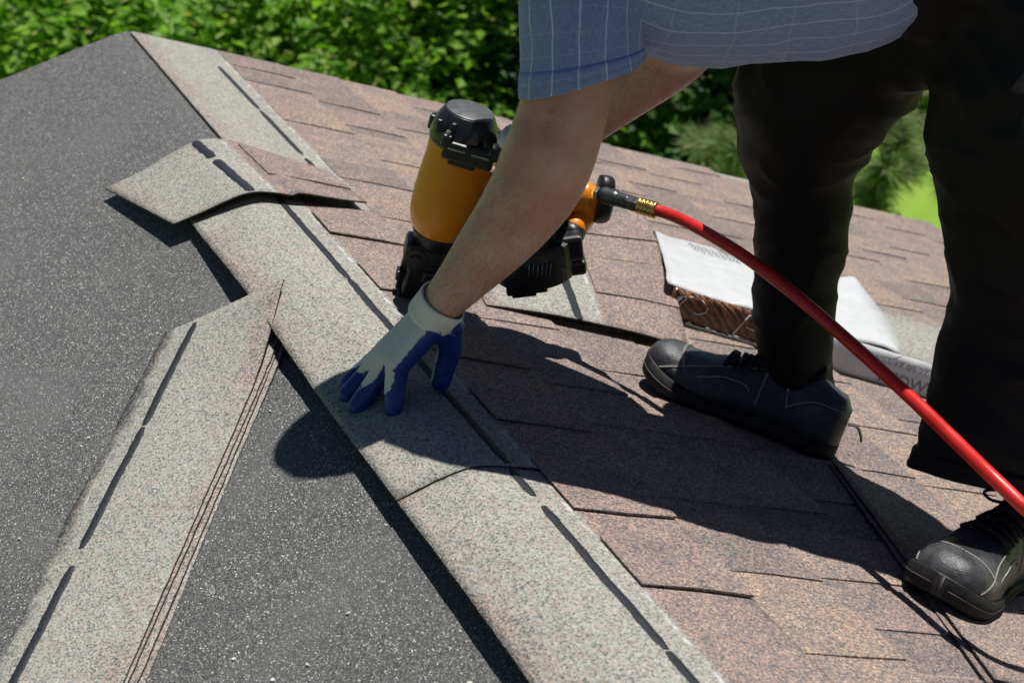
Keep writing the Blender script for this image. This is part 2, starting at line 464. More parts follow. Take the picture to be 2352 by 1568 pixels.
# --- the course bent over the ridge
def over(s, y, h, lift=0.0):
    """point on a sheet that bends over the ridge, h above its underside"""
    x = s * CA
    c = .030 + lift
    F = math.sqrt((x + c) ** 2 + .026 ** 2) - c
    nx = (x + c) / math.sqrt((x + c) ** 2 + .026 ** 2) * TA
    nrm = Vector((nx, 0, 1)).normalized()
    return Vector((x, y, -TA * F)) + nrm * h
def sheet(name, P, nu, nv, th, mat, parent, edge_mat=None, origin=None, tts=None):
    """a thin solid sheet; P(u, v, h) with u, v in 0..1"""
    vs, tt = [], []
    for h in (th, 0):
        for j in range(nv + 1):
            for i in range(nu + 1):
                vs.append(P(i / nu, j / nv, h)); tt.append((tts or (lambda u, v: u * TOT))(i / nu, j / nv))
    n = (nu + 1) * (nv + 1); fs = []; w = nu + 1
    for j in range(nv):
        for i in range(nu):
            a = j * w + i
            fs.append((a, a + 1, a + w + 1, a + w)); fs.append((n + a, n + a + w, n + a + w + 1, n + a + 1))
    ne = len(fs)
    for j in range(nv):
        a = j * w; b = a + nu
        fs.append((a, a + w, n + a + w, n + a)); fs.append((b, n + b, n + b + w, b + w))
    for i in range(nu):
        fs.append((i, n + i, n + i + 1, i + 1)); a = nv * w + i; fs.append((a, a + 1, n + a + 1, n + a))
    o = mesh(name, vs, fs, mat, parent, True, origin, attrs={'tt': tt})
    if edge_mat:
        o.data.materials.append(edge_mat)
        for p in o.data.polygons[ne:]: p.material_index = 1; p.use_smooth = False
    return o
def near_course(ya, yb, base, seed, segs):
    rnd = random.Random(seed)
    def P0(s, y, h):
        t = s + EXP
        pres = math.exp(-((y - 1.60) / .22) ** 2)
        lift = .006 + .016 * (1 - pres) * (.6 + .5 * noise.noise(Vector((y * 2.2, seed, 0)))) - (.012 * min(1, max(0, (y - 2.05) / .25)))
        wob = .0012 * noise.noise(Vector((s * 8, y * 6, seed)))
        return over(s, y, base + MSL * t + h + wob, lift if s < .06 else lift * max(0, 1 - (s - .06) / .03))
    def P(u, v, h):
        s = -EXP + u * TOT
        y = ya + (yb - ya) * v
        if u == 0: s += .0014 * noise.noise(Vector((y * 40, seed, 3)))
        if v in (0, 1): y += .0012 * noise.noise(Vector((s * 60, seed, 7))) + .03 * s * (v == 1 or ya > 1)
        return P0(s, y, h)
    o = sheet('shingle', P, 27, 40, TH, M['shingle'], roof, M['asphalt_edge'])
    mw = slope_matrix(-EXP, ya, .002 + base - .001)
    for y in SEEN[0]:
        if ya < y < yb:
            t = bpy.data.objects.new('tab', tab_mesh(rnd.choice((.10, .13, .11)), 1)); t.color = (TONE.uniform(.2, .8), 0, 0, 1); COL.objects.link(t); t.parent = o
            t.matrix_local = mw @ Matrix.Translation((0, y - ya, .0008))
            ORG[t] = mw.translation.copy()
    sealant(o, lambda t, y, h: P0(t - EXP, y, TH + h), segs, .150)
    return o
near_course(1.3695, 2.372, .0045, 3, [(1.376, 1.705), (1.708, 1.99), (1.994, 2.368)])
near_course(.368, 1.3715, .0022, 9, [(1.295, 1.365), (.95, 1.268), (.6, .945)])

# ------------------------------------------------------------------ loose shingles
# the cap piece lying across the ridge
Lc = [(-.232, 2.640), (-.172, 2.352)]; Mc = [(.006, 2.652), (.006, 2.325)]; Rc = [(.162, 2.585), (.168, 2.378)]
cap = empty('ridge_cap', over(0, 2.48, .02), 'loose shingle piece folded across the ridge, pale half left and brown half right', 'shingle')
def Pcap(u, v, h):                           # v 0 near .. 1 far
    def lerp(a, b, t): return a + (b - a) * t
    if u < .61:
        q = u / .61; s = lerp(lerp(Lc[1][0], Mc[1][0], q), lerp(Lc[0][0], Mc[0][0], q), v); y = lerp(lerp(Lc[1][1], Mc[1][1], q), lerp(Lc[0][1], Mc[0][1], q), v)
    else:
        q = (u - .61) / .39; s = lerp(lerp(Mc[1][0], Rc[1][0], q), lerp(Mc[0][0], Rc[0][0], q), v); y = lerp(lerp(Mc[1][1], Rc[1][1], q), lerp(Mc[0][1], Rc[0][1], q), v)
    lift = .010 + .002 * noise.noise(Vector((s * 5, y * 5, 0)))
    extra = .0125 + .007 * (1 - v) + .006 * (1 - v) * max(0, 1 - abs(s) / .12) - .016 * min(1, max(0, (-s - .05) / .12)) * (.55 + .45 * v)
    if s > .02: extra += .006 * (1 - v)
    return over(s, y, extra + h, lift)
o = sheet('granule_face', Pcap, 30, 16, TH, M['shingle'], cap, M['asphalt_edge'])
g = G(); rows = []
sealant(cap, lambda t, y, h: Pcap(t / TOT, y, TH + h), [(.02, .60), (.66, .985)], .150, .0078)
vs = []
for h in (TH - .0005, TH + .0028):
    for (u, v) in ((.62, .36), (.8, .355), (.995, .345), (.995, .6), (.995, .93), (.8, .93), (.62, .93)): vs.append(Pcap(u, v, h))
mesh('tab', vs, [tuple(range(7))[::-1], tuple(range(7, 14))] + [(i, (i + 1) % 7, 7 + (i + 1) % 7, 7 + i) for i in range(7)], M['tab'], cap)

# the stack of shingles lying askew on the underlayment
dE = Vector((-.530, -.848)); dT = Vector((-.848, .530))     # along its long edge and across it
names = ['topmost shingle of the askew stack on the dark underlayment, pale with black dashes', 'second shingle of the askew stack, its cut edge showing under the topmost',
         'third shingle down in the askew stack, just above the lowest', 'lowest shingle of the askew stack, lying on the dark underlayment']
for i in range(4):
    lev = 3 - i; rnd = random.Random(50 + i)
    ox, oy = ((-.086, 1.972) if i == 0 else (-.118 + .0016 * i * (1 if i % 2 else .6), 1.925 - .010 * i))
    sk = (0, .002, -.0015, .003)[i]
    def Pst(u, v, h, lev=lev, ox=ox, oy=oy, sk=sk, i=i):
        ln = v * 1.0; t = u * .205
        q = Vector((ox, oy)) + dE * ln + dT * (t - sk * math.sin(v * 5 + i) - .005 * (i > 0) * v * (i / 3))
        # the far corner curls up over the ridge course
        cur = max(0, 1 - v / .24) ** 1.6 * max(0, 1 - u / .8) ** 1.2
        if u == 0: q += dT * (.0016 * noise.noise(Vector((v * 45, i, 2))))
        if v == 0:
            q += dE * (-.010 * (1 - u) * (1 if i == 0 else .0) + .002 * noise.noise(Vector((u * 20, i, 5))))
        hh = .0035 + lev * .0035 * (1 - .85 * max(0, u - .55) / .45) + (.036 if i == 0 else .003) * cur + .0012 * noise.noise(Vector((u * 3, v * 6, i)))
        hh = hh * (1 - .75 * max(0, (u - .8) / .2)) if u > .8 else hh
        return LS(q.x, q.y, hh + h)
    o = sheet('loose_shingle', Pst, 24, 60, TH, M['stack'], None, M['asphalt_edge'], origin=LS(ox - .2, oy - .3, 0), tts=lambda u, v: u * .205)
    tag(o, names[i], 'shingle', 'stack of shingles on the underlayment')
    if i == 0:
        sealant(o, lambda t, y, h, P=Pst: P(t / .205, y, TH + h), [(.010, .262), (.268, .525), (.56, .93)], .150, .0076)

# the shingle propped on the wrapped bundle
def Ppr(u, v, h):
    def q2(t, P): return tuple(P[0][i] * (1 - t) * (1 - 2 * t) + 4 * P[1][i] * t * (1 - t) + P[2][i] * t * (2 * t - 1) for i in range(3))
    a = q2(v, ((.232, 1.978, .012), (.30, 2.26, .016), (.385, 2.56, .026)))
    b = q2(v, ((.572, 1.925, .022), (.672, 2.215, .064), (.738, 2.45, .092)))
    q = [a[i] * (1 - u) + b[i] * u for i in range(3)]
    q[2] += .008 * u * (1 - u) * 4 * (1 - v) + .002 * noise.noise(Vector((u * 3, v * 4, 8)))
    return RS(q[0], q[1], q[2] + h)
o = sheet('loose_shingle', Ppr, 24, 30, TH, M['shingle'], None, M['asphalt_edge'], origin=RS(.4, 2.2, 0))
tag(o, 'single shingle propped against the white wrapped bundle behind the nail gun', 'shingle')
sealant(o, lambda t, y, h: Ppr(t / TOT, y, TH + h), [(.0, .40), (.43, .80)], .150, .0078)
for (v0, v1) in ((.22, .50), (.72, .98)):
    vs = []
    for h in (TH - .0005, TH + .0028):
        for (u, v) in ((.58, v0), (.8, v0), (.998, v0), (.998, v1), (.8, v1), (.58, v1)): vs.append(Ppr(u, v, h))
    mesh('tab', vs, [tuple(range(6))[::-1], tuple(range(6, 12))] + [(i, (i + 1) % 6, 6 + (i + 1) % 6, 6 + i) for i in range(6)], M['tab'], o)

# two loose strips by the near shoe, their edges lifted
for j, (ds, hh, lab) in enumerate(((0, .004, 'loose brown shingle strip under the near shoe, its lifted edge casting a line'), (.010, .009, 'upper loose shingle strip lying over its twin by the near shoe'))):
    c4 = [(.425 + ds, .93), (.60 + ds * .4, 1.535), (.745, 1.525), (.66, .92)]
    def Pl(u, v, h, c4=c4, hh=hh):
        a, b, c, d = c4
        s = (a[0] * (1 - v) + b[0] * v) * (1 - u) + (d[0] * (1 - v) + c[0] * v) * u
        y = (a[1] * (1 - v) + b[1] * v) * (1 - u) + (d[1] * (1 - v) + c[1] * v) * u
        return RS(s, y, .010 + hh * (1 - u) + .0012 * noise.noise(Vector((u * 3, v * 9, j))) + h - .006 * u)
    o = sheet('loose_shingle', Pl, 8, 24, .003, M['tab'], None, M['asphalt_edge'], origin=RS(.55, 1.2, 0))
    tag(o, lab, 'shingle')
# ------------------------------------------------------------------ ground and planting behind the house
GZ = -4.5
def mat_lawn():
    k = NT('lawn'); n = k.noise(1.3, 5.0, .6); n2 = k.noise(30.0, 4.0, .7)
    c = k.mix(k.math('MULTIPLY', n2, .7), k.ramp(n, [(.3, (.20, .36, .035)), (.7, (.30, .46, .07))]), (.22, .34, .05))
    k.set(color=c, rough=.9, spec=.2); k.bump(n2, .8, .05); return k.m
g = G(); N = 40
vs = [Vector((-60 + 160 * i / N, -20 + 200 * j / N, GZ + .25 * noise.noise(Vector((i * .6, j * .6, 0))) * (1 if j > 6 else 0))) for j in range(N + 1) for i in range(N + 1)]
fs = [(j * (N + 1) + i, j * (N + 1) + i + 1, (j + 1) * (N + 1) + i + 1, (j + 1) * (N + 1) + i) for j in range(N) for i in range(N)]
tag(mesh('lawn', vs, fs, mat_lawn(), None, True), kind='structure')

def mat_leaf(name, stops):
    k = NT(name); gi = k.n('ShaderNodeNewGeometry')
    c = k.ramp(gi.outputs['Random Per Island'], stops)
    k.set(color=c, rough=.5, spec=.25)
    tr = k.n('ShaderNodeBsdfTranslucent'); mx = k.n('ShaderNodeMixShader'); mx.inputs[0].default_value = .45
    br = k.mix(1.0, c, (1.5, 1.7, .6), 'MULTIPLY'); k.l(br, tr.inputs[0])
    k.l(k.b.outputs[0], mx.inputs[1]); k.l(tr.outputs[0], mx.inputs[2]); k.l(mx.outputs[0], k.out.inputs[0]); return k.m
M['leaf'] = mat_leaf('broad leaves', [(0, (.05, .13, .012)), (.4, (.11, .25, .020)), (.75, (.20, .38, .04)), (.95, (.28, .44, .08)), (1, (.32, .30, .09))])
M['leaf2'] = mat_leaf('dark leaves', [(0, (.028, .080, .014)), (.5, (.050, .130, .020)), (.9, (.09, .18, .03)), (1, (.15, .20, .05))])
M['needle'] = mat_leaf('pine needles', [(0, (.09, .15, .05)), (.5, (.18, .25, .10)), (.85, (.30, .34, .19)), (1, (.42, .32, .20))])
M['bark'] = mat_plain('bark', (.13, .10, .075), .9, 0, .2, 18, .4, .8, 60)
def crown_mesh(name, seed, n, rx, ry, rz, leaf, mat):
    """leaves set on small sprays spread unevenly through the crown"""
    rnd = random.Random(seed); vs, fs = [], []
    nsp = n // 16
    for _ in range(nsp):
        while True:
            d = Vector((rnd.uniform(-1, 1), rnd.uniform(-1, 1), rnd.uniform(-1, 1)))
            if d.length <= 1: break
        d = d.normalized() * (d.length ** .45)
        lump = .80 + .34 * noise.noise(d * 2.1 + Vector((seed, 0, 0))) + .16 * noise.noise(d * 5.0 + Vector((0, seed, 0)))
        c = Vector((d.x * rx, d.y * ry, d.z * rz)) * lump
        if noise.noise(c * 1.6 + Vector((seed * 3, 0, 0))) < -.22: continue
        out = (Vector((d.x, d.y, d.z * .6 + .25)) + Vector((rnd.uniform(-.6, .6), rnd.uniform(-.6, .6), rnd.uniform(-.5, .5)))).normalized()
        side = out.orthogonal().normalized()
        for q in range(16):
            b = c + out * rnd.uniform(-.12, .16) + side * rnd.uniform(-.09, .09) + out.cross(side) * rnd.uniform(-.09, .09)
            nrm = (Vector((rnd.gauss(0, .55), rnd.gauss(0, .55), 1)) + out * .35).normalized()
            ax = (nrm.orthogonal().normalized()); an = rnd.uniform(0, 6.28)
            ax = (ax * math.cos(an) + nrm.cross(ax) * math.sin(an)); ay = nrm.cross(ax)
            l = leaf * rnd.uniform(.6, 1.25); w = l * .36
            i0 = len(vs); fo = nrm * (w * .35)
            vs += [b - ax * l * .5, b - ay * w + fo - ax * l * .08, b + ay * w + fo - ax * l * .08, b + ax * l * .5 - nrm * l * .08]
            fs += [(i0, i0 + 1, i0 + 3), (i0, i0 + 3, i0 + 2)]
    me = bpy.data.meshes.new(name); me.from_pydata(vs, [], fs); me.materials.append(mat); me.update(); return me
def trunk_mesh(seed, h, r, spread):
    rnd = random.Random(seed); gg = G()
    pts = [(0, 0, 0), (.05, .02, h * .35), (-.04, .06, h * .7), (.02, 0, h)]
    gg.tube(catmull(pts, 4), [r * (1 - .75 * i / 12) for i in range(13)], 8)
    for q in range(9):
        z = h * rnd.uniform(.3, .95); an = rnd.uniform(0, 6.28); l = spread * rnd.uniform(.5, 1)
        p = [(0, 0, z), (math.cos(an) * l * .5, math.sin(an) * l * .5, z + l * .25), (math.cos(an) * l, math.sin(an) * l, z + l * .35 + rnd.uniform(-.3, .4))]
        gg.tube(catmull(p, 4), [r * .42 * (1 - .85 * i / 8) for i in range(9)], 6)
    me = bpy.data.meshes.new('trunk'); me.from_pydata(gg.v, [], gg.f); me.materials.append(M['bark']); me.update(); return me
crowns = [crown_mesh('crown', 11, 36000, 1.9, 1.5, 1.9, .078, M['leaf']), crown_mesh('crown', 23, 32000, 1.8, 1.5, 1.8, .080, M['leaf2']), crown_mesh('crown', 37, 30000, 1.5, 1.4, 1.7, .072, M['leaf'])]
trunks = [trunk_mesh(1, 3.2, .11, 1.3), trunk_mesh(2, 3.0, .10, 1.2), trunk_mesh(3, 2.7, .09, 1.0)]
def ground_at(x, dist):                     # place by bearing and distance
    d = ray(x, 500); d = Vector((d.x, d.y, 0)).normalized(); return Vector((CAM.x, CAM.y, GZ)) + d * dist
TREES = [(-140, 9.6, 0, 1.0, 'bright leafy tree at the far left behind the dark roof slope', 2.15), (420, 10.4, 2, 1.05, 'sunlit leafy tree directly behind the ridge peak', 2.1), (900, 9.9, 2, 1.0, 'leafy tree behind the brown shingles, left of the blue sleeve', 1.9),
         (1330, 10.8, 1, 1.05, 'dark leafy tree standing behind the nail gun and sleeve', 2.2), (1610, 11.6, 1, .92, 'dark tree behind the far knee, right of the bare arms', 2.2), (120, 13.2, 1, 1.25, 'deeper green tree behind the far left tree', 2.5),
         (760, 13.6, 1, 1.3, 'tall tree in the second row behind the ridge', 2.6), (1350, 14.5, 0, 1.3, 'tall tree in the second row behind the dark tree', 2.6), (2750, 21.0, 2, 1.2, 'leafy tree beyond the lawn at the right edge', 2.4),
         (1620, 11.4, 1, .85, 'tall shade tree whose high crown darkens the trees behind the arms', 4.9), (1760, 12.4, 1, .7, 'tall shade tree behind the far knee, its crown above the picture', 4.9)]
for i, (x, ds, v, sc, lab, hz) in enumerate(TREES):
    p = ground_at(x, ds)
    t = empty('broadleaf_tree', p, lab, 'tree', 'leafy trees behind the house')
    t.scale = (sc, sc, sc); t.rotation_euler = (0, 0, i * 1.7)
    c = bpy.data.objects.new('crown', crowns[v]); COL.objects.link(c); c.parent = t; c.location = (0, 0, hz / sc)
    c = bpy.data.objects.new('trunk', trunks[v]); COL.objects.link(c); c.parent = t
# pine boughs
pt = ground_at(2080, 9.2)
pine = empty('pine_tree', pt, 'young pine with long needle tufts behind the far leg', 'tree')
gg = G(); gg.tube([(pt.x + .9, pt.y + .6, GZ), (pt.x + .85, pt.y + .55, GZ + 1.6), (pt.x + .8, pt.y + .5, GZ + 3.3)], [.07, .05, .012], 8)
tips = []
rnd = random.Random(5)
for (x, y, d) in ((1690, 350, 8.4), (1700, 385, 8.6), (1660, 330, 8.7), (2050, 270, 8.6), (2075, 330, 8.5), (2095, 380, 8.8), (2030, 400, 8.6), (2000, 440, 8.7), (2140, 300, 9.0), (2190, 420, 9.4), (1760, 420, 9.0), (1800, 330, 9.1), (1900, 380, 9.2), (2240, 340, 9.3)):
    tips.append(at(x, y, d))
for i, t in enumerate(tips):
    b = Vector((pt.x + .85, pt.y + .55, min(GZ + 3.0, t.z + .05 + .1 * (i % 3) - .25)))
    gg.tube(catmull([tuple(b), tuple(b.lerp(t, .5) - Vector((0, 0, .10))), tuple(t)], 5), [.011 * (1 - .8 * q / 10) for q in range(11)], 5)
gg.obj('trunk', M['bark'], pine)
vs, fs = [], []
for t in tips:
    for q in range(3):
        c = t + Vector((rnd.uniform(-.09, .09), rnd.uniform(-.09, .09), rnd.uniform(-.07, .07))) * (q > 0)
        for w in range(150):
            d = Vector((rnd.gauss(0, 1), rnd.gauss(0, 1), rnd.gauss(.35, .8))).normalized(); l = rnd.uniform(.09, .15)
            sd = d.orthogonal().normalized() * .0055; i0 = len(vs); bb = c + d * .012
            vs += [bb - sd, bb + sd, bb + d * l + Vector((0, 0, -.012)) ]; fs += [(i0, i0 + 1, i0 + 2)]
mesh('crown', vs, fs, M['needle'], pine)
# lower shrubs against the lawn
shr = crown_mesh('crown', 51, 7000, .8, .7, .55, .07, M['leaf'])
for i, (x, ds, lab) in enumerate(((2145, 18.5, 'small shrub farther out on the lawn between the legs'),)):
    t = empty('shrub', ground_at(x, ds), lab, 'shrub', None)
    c = bpy.data.objects.new('crown', shr); COL.objects.link(c); c.parent = t; c.location = (0, 0, .3); c.rotation_euler = (0, 0, i * 2.0)
    c = bpy.data.objects.new('trunk', trunks[2]); COL.objects.link(c); c.parent = t; c.scale = (.3, .3, .16)

# ------------------------------------------------------------------ wrapped bundle of shingles
bun = empty('shingle_bundle', RS(.95, 2.2, 0), 'white wrapped shingle bundle with torn brown side and printed lettering, between the legs', 'bundle')
BH = .062
def BP(s, y, h): return RS(s - .040 + .31 * (y - 2.045), y + .058 - .34 * (s - .68) - .05 * (y - 2.045), h + .010)
# stack of shingles inside
for i in range(9):
    rnd = random.Random(300 + i); a, b = .70 + rnd.uniform(-.004, .004), 1.62 + rnd.uniform(-.01, .01)
    y0, y1 = 2.045 + rnd.uniform(-.004, .005), 2.378 + rnd.uniform(-.004, .004); h0 = .002 + i * .0062
    sheet('shingle', lambda u, v, h, a=a, b=b, y0=y0, y1=y1, h0=h0: BP(a + (b - a) * v, y1 + (y0 - y1) * (1 - u), h0 + h), 6, 10, .0046, M['shingle'], bun, M['asphalt_edge'], tts=lambda u, v: (1 - u) * .18)
# wrapper: a film around the stack from s=.64 to 1.27 with slack at the open end
rows = []
prof = [(2.400, -.002), (2.402, .03), (2.398, BH), (2.385, BH + .004), (2.30, BH + .006), (2.20, BH + .007), (2.10, BH + .005), (2.045, BH + .003), (2.034, BH - .002)]
ns = 46
for i in range(ns + 1):
    q = i / ns; s = .690 + .365 * q
    ring = []
    for (y, h) in prof:
        slack = max(0, (q - .72) / .28)
        dh = .006 * noise.noise(Vector((s * 14, y * 10, 1))) + .003 * noise.noise(Vector((s * 40, y * 22, 2))) + slack * .034 * max(0, noise.noise(Vector((s * 9, y * 7, 6))) + .25) * (h > .05)
        so_ = .03 * math.sin((y - 2.03) / .37 * math.pi) * (i == ns) + (.010 * noise.noise(Vector((y * 30, 1, 1))) if i in (0, ns) else 0)
        ring.append(BP(s + so_ + (2.4 - y) * (-.10 if q < .1 else 0) * (1 - q * 10), y, h + dh))
    rows.append(ring)
wr = G().loft(rows, cap=False, closed=False).obj('wrapper', M['wrap_white'], bun, True)
m = wr.modifiers.new('t', 'SOLIDIFY'); m.thickness = .0008; m.offset = 0
# front side of the wrapper: white half (right) and torn printed brown half (left)
def front(s, q, out=0.0):                  # q 0 bottom .. 1 top
    return BP(s, 2.034 - .004 * math.sin(q * 3.1) - out + .0025 * noise.noise(Vector((s * 30, q * 4, 3))), BH * q - .001 + .001)
def panel(s0, s1, name, mat, q0=.0, q1=1.0, out=0.0, n=24, jag=0.0):
    rows = [[front(s0 + (s1 - s0) * i / n, q0 + (q1 - q0) * j / 6 + (jag * noise.noise(Vector((i * .9, 3, 1))) if j == 6 else 0), out) for j in range(7)] for i in range(n + 1)]
    o = G().loft(rows, cap=False, closed=False).obj(name, mat, bun, True)
    md = o.modifiers.new('t', 'SOLIDIFY'); md.thickness = .0008; md.offset = 0; return o
panel(.86, 1.30, 'wrapper', M['wrap_white'], 0, 1, .0035)
k = NT('printed brown film'); v3 = k.sep(k.obj())
w = k.n('ShaderNodeTexWave'); w.inputs['Scale'].default_value = 26; w.inputs['Distortion'].default_value = 5.0; w.inputs['Detail'].default_value = 3; w.inputs['Detail Scale'].default_value = 2.5
mp = k.n('ShaderNodeMapping'); mp.inputs['Rotation'].default_value = (0, .55, .3); k.l(k.obj(), mp.inputs[0]); k.l(mp.outputs[0], w.inputs[0])
k.set(color=k.mix(k.noise(26, 4), k.ramp(w.outputs['Fac'], [(.25, (.012, .010, .010)), (.5, (.13, .052, .024)), (.8, (.24, .10, .045))]), (.10, .045, .025)), rough=.32, spec=.5)
M['film'] = k.m
panel(.664, .875, 'torn_wrapper', M['film'], 0, .97, .0012, jag=.05)
# torn fringe and a ragged fold of white film along the bottom
g = G()
for i in range(16):
    rnd = random.Random(i); s = .67 + i * .0125; l = rnd.uniform(.02, .05)
    p0 = front(s, .97, .003); p1 = front(s + l, .97 - rnd.uniform(.1, .45), .007)
    g.tube([p0, p0.lerp(p1, .5) + Vector((0, -.004, .002)), p1], [.0016, .0012, .0003], 5)
g.obj('torn_fringe', M['torn'], bun, True)
g = G()
rows = []
for i in range(31):
    s = .70 + i * .0062; rows.append([front(s, .02, .004), front(s, .10 + .06 * noise.noise(Vector((i * .4, 0, 0))), .006), front(s, .16 + .10 * noise.noise(Vector((i * .7, 5, 0))), .0075)])
g.loft(rows, cap=False, closed=False); o = g.obj('film_fold', M['wrap_white'], bun, True); md = o.modifiers.new('t', 'SOLIDIFY'); md.thickness = .0008
def lettering(name, txt, mat, parent, P, w, h, size_h, shear=0.0):
    """text as mesh laid on surface P(a, b): a along the line in metres, b up in metres"""
    cu = bpy.data.curves.new('t', 'FONT'); cu.body = txt; cu.size = 1.0; cu.fill_mode = 'BOTH'; cu.resolution_u = 3
    to = bpy.data.objects.new('t', cu); COL.objects.link(to); dg = bpy.context.evaluated_depsgraph_get(); dg.update()
    me = bpy.data.meshes.new_from_object(to.evaluated_get(dg)); bpy.data.objects.remove(to)
    xs = [v.co.x for v in me.vertices]; ys = [v.co.y for v in me.vertices]
    x0, x1, y0, y1 = min(xs), max(xs), min(ys), max(ys)
    vs = [P((v.co.x - x0) / (x1 - x0) * w + shear * (v.co.y - y0), (v.co.y - y0) / (y1 - y0) * h) for v in me.vertices]
    fs = [tuple(p.vertices) for p in me.polygons]; bpy.data.meshes.remove(me)
    return mesh(name, vs, fs, mat, parent)
lettering('lettering', 'REDWOOD', M['ink'], bun, lambda a, b: front(1.035 + a, .12 + b / BH, .0052), .150, .022, 1)
lettering('lettering', '30/03/17 05:27', M['ink'], bun, lambda a, b: front(1.005 + a, .66 + b / BH, .0052), .105, .009, 1)
# outlined white letters on the torn film
g = G()
def stroke(pts, r=.0011):
    G().tube([front(s + .01, q, .0035) for s, q in pts], r, 5).obj('lettering', M['ink_white'], bun, True)
stroke([(.665, .70), (.668, .78), (.685, .86), (.705, .84), (.716, .70), (.716, .56), (.704, .44), (.698, .46)]); stroke([(.672, .80), (.664, .60), (.660, .30)]); stroke([(.680, .83), (.672, .62), (.665, .40)])
stroke([(.770, .20), (.786, .84), (.830, .70), (.826, .62), (.806, .66)]); stroke([(.770, .20), (.812, .12), (.820, .20)]); stroke([(.812, .12), (.828, .64)]); stroke([(.835, .10), (.843, .62), (.862, .66)]); stroke([(.786, .50), (.812, .45)])
stroke([(.845, .10), (.853, .34), (.868, .40)])
# faint block of print on the top of the film
g = G()
for r_ in range(3):
    for c_ in range(7):
        s, y = .742 + c_ * .013 + r_ * .002, 2.345 - r_ * .016
        z = BH + .014
        for (a, b) in (((0, 0), (.010, 0)), ((.010, 0), (.010, .011)), ((.003, .011), (.010, .011))):
            g.tube([BP(s + a[0], y + a[1], z - .0055), BP(s + b[0], y + b[1], z - .0055)], .0004, 4)
g.obj('print_mark', M['ink'], bun)
sealant(bun, lambda t, y, h: BP(y, 2.378 - t, .002 + 8 * .0062 + .0046 + h), [(1.30, 1.42), (1.43, 1.60)], .022, .004)
# ------------------------------------------------------------------ the worker
def mat_skin():
    k = NT('skin'); n = k.noise(14, 5, .6); n2 = k.noise(220, 3, .6)
    c = k.ramp(n, [(.34, (.48, .215, .16)), (.5, (.56, .30, .23)), (.66, (.61, .37, .30))])
    c = k.mix(k.math('MULTIPLY', k.step(k.noise(85, 2, .5), .70, .76), .35), c, (.20, .07, .045))
    c = k.mix(k.math('MULTIPLY', n2, .18), c, (.30, .15, .11))
    k.set(color=c, rough=.48, spec=.4, sss=.12); k.b.inputs['Subsurface Radius'].default_value = (.02, .008, .004); k.b.inputs['Subsurface Scale'].default_value = .3
    k.bump(k.noise(420, 3, .6), .22, .0012); return k.m
def mat_cloth(name, sp_u, sp_v, strong_u):
    """fine chambray weave with a windowpane check, from the cloth's own u, v in metres"""
    k = NT(name); uv = k.n('ShaderNodeUVMap'); x = k.sep(uv.outputs[0])
    mp = k.n('ShaderNodeMapping'); k.l(uv.outputs[0], mp.inputs[0]); mp.inputs['Scale'].default_value = (900, 90, 1) if strong_u else (90, 900, 1)
    slub = k.noise(1.0, 3, .7, mp.outputs[0])
    mp2 = k.n('ShaderNodeMapping'); k.l(uv.outputs[0], mp2.inputs[0]); mp2.inputs['Scale'].default_value = (120, 1000, 1)
    slub2 = k.noise(1.0, 2, .7, mp2.outputs[0])
    f = k.math('ADD', k.math('MULTIPLY', slub, .6), k.math('MULTIPLY', slub2, .4))
    base = k.ramp(f, [(.32, (.12, .165, .37)), (.5, (.21, .265, .50)), (.66, (.34, .395, .63))])
    wob = k.math('MULTIPLY', k.math('SUBTRACT', k.noise(16, 2, .5), .5), .012)
    def stripe(c, sp, wd):
        ph = k.math('FRACT', k.math('DIVIDE', k.math('ADD', c, wob), sp))
        return k.math('SUBTRACT', 1.0, k.step(k.math('ABSOLUTE', k.math('SUBTRACT', ph, .5)), wd / sp * .5, wd / sp * .9))
    su, sv = stripe(x[0], sp_u, .0013), stripe(x[1], sp_v, .0011)
    col = k.mix(k.math('MULTIPLY', su, strong_u), base, (.66, .72, .86))
    col = k.mix(k.math('MULTIPLY', sv, .16), col, (.60, .66, .80))
    k.set(color=col, rough=.9, spec=.2, sheen=.15); k.bump(f, .35, .0008); return k.m
M['skin'] = mat_skin()
M['sleeve'] = mat_cloth('blue check cotton sleeve', .034, .030, .70)
M['shirt'] = mat_cloth('blue check cotton body', .031, .050, .42)
k = NT('black trouser cloth'); k.set(color=k.mix(k.math('MULTIPLY', k.step(k.noise(6, 5, .7), .52, .74), .35), k.ramp(k.noise(500, 3), [(.3, (.0035, .0035, .0042)), (.7, (.0065, .0065, .0078))]), (.012, .012, .0135)), rough=.66, spec=.2); k.bump(k.noise(700, 2), .3, .0006); M['trouser'] = k.m
k = NT('scuffed black leather'); d = k.step(k.noise(9, 5, .65), .42, .68)
k.set(color=k.mix(k.math('MULTIPLY', d, .6), (.026, .027, .031), (.15, .152, .16)), rough=k.ramp(k.noise(30, 3), [(.3, (.36,) * 3), (.7, (.52,) * 3)]), spec=.5); k.bump(k.math('ADD', k.noise(38, 4, .6), k.math('MULTIPLY', k.noise(500, 2), .3)), .6, .004); M['leather'] = k.m
M['rubber'] = mat_plain('dusty black rubber', (.040, .038, .036), .6, 0, .4, 40, .35, .3, 120)
M['lace'] = mat_plain('black lace', (.025, .025, .024), .85, 0, .2, 300, .4, .6, 900)
M['stitch'] = mat_plain('grey stitching', (.46, .42, .38), .8, 0, .2, 200, .3)
k = NT('knit cotton'); w = k.n('ShaderNodeTexWave'); w.inputs['Scale'].default_value = 150; w.inputs['Distortion'].default_value = .6; mp = k.n('ShaderNodeMapping'); mp.inputs['Rotation'].default_value = (.3, .5, 1.0); k.l(k.obj(), mp.inputs[0]); k.l(mp.outputs[0], w.inputs[0])
coat = k.attr('coat'); n = k.noise(90, 3, .6)
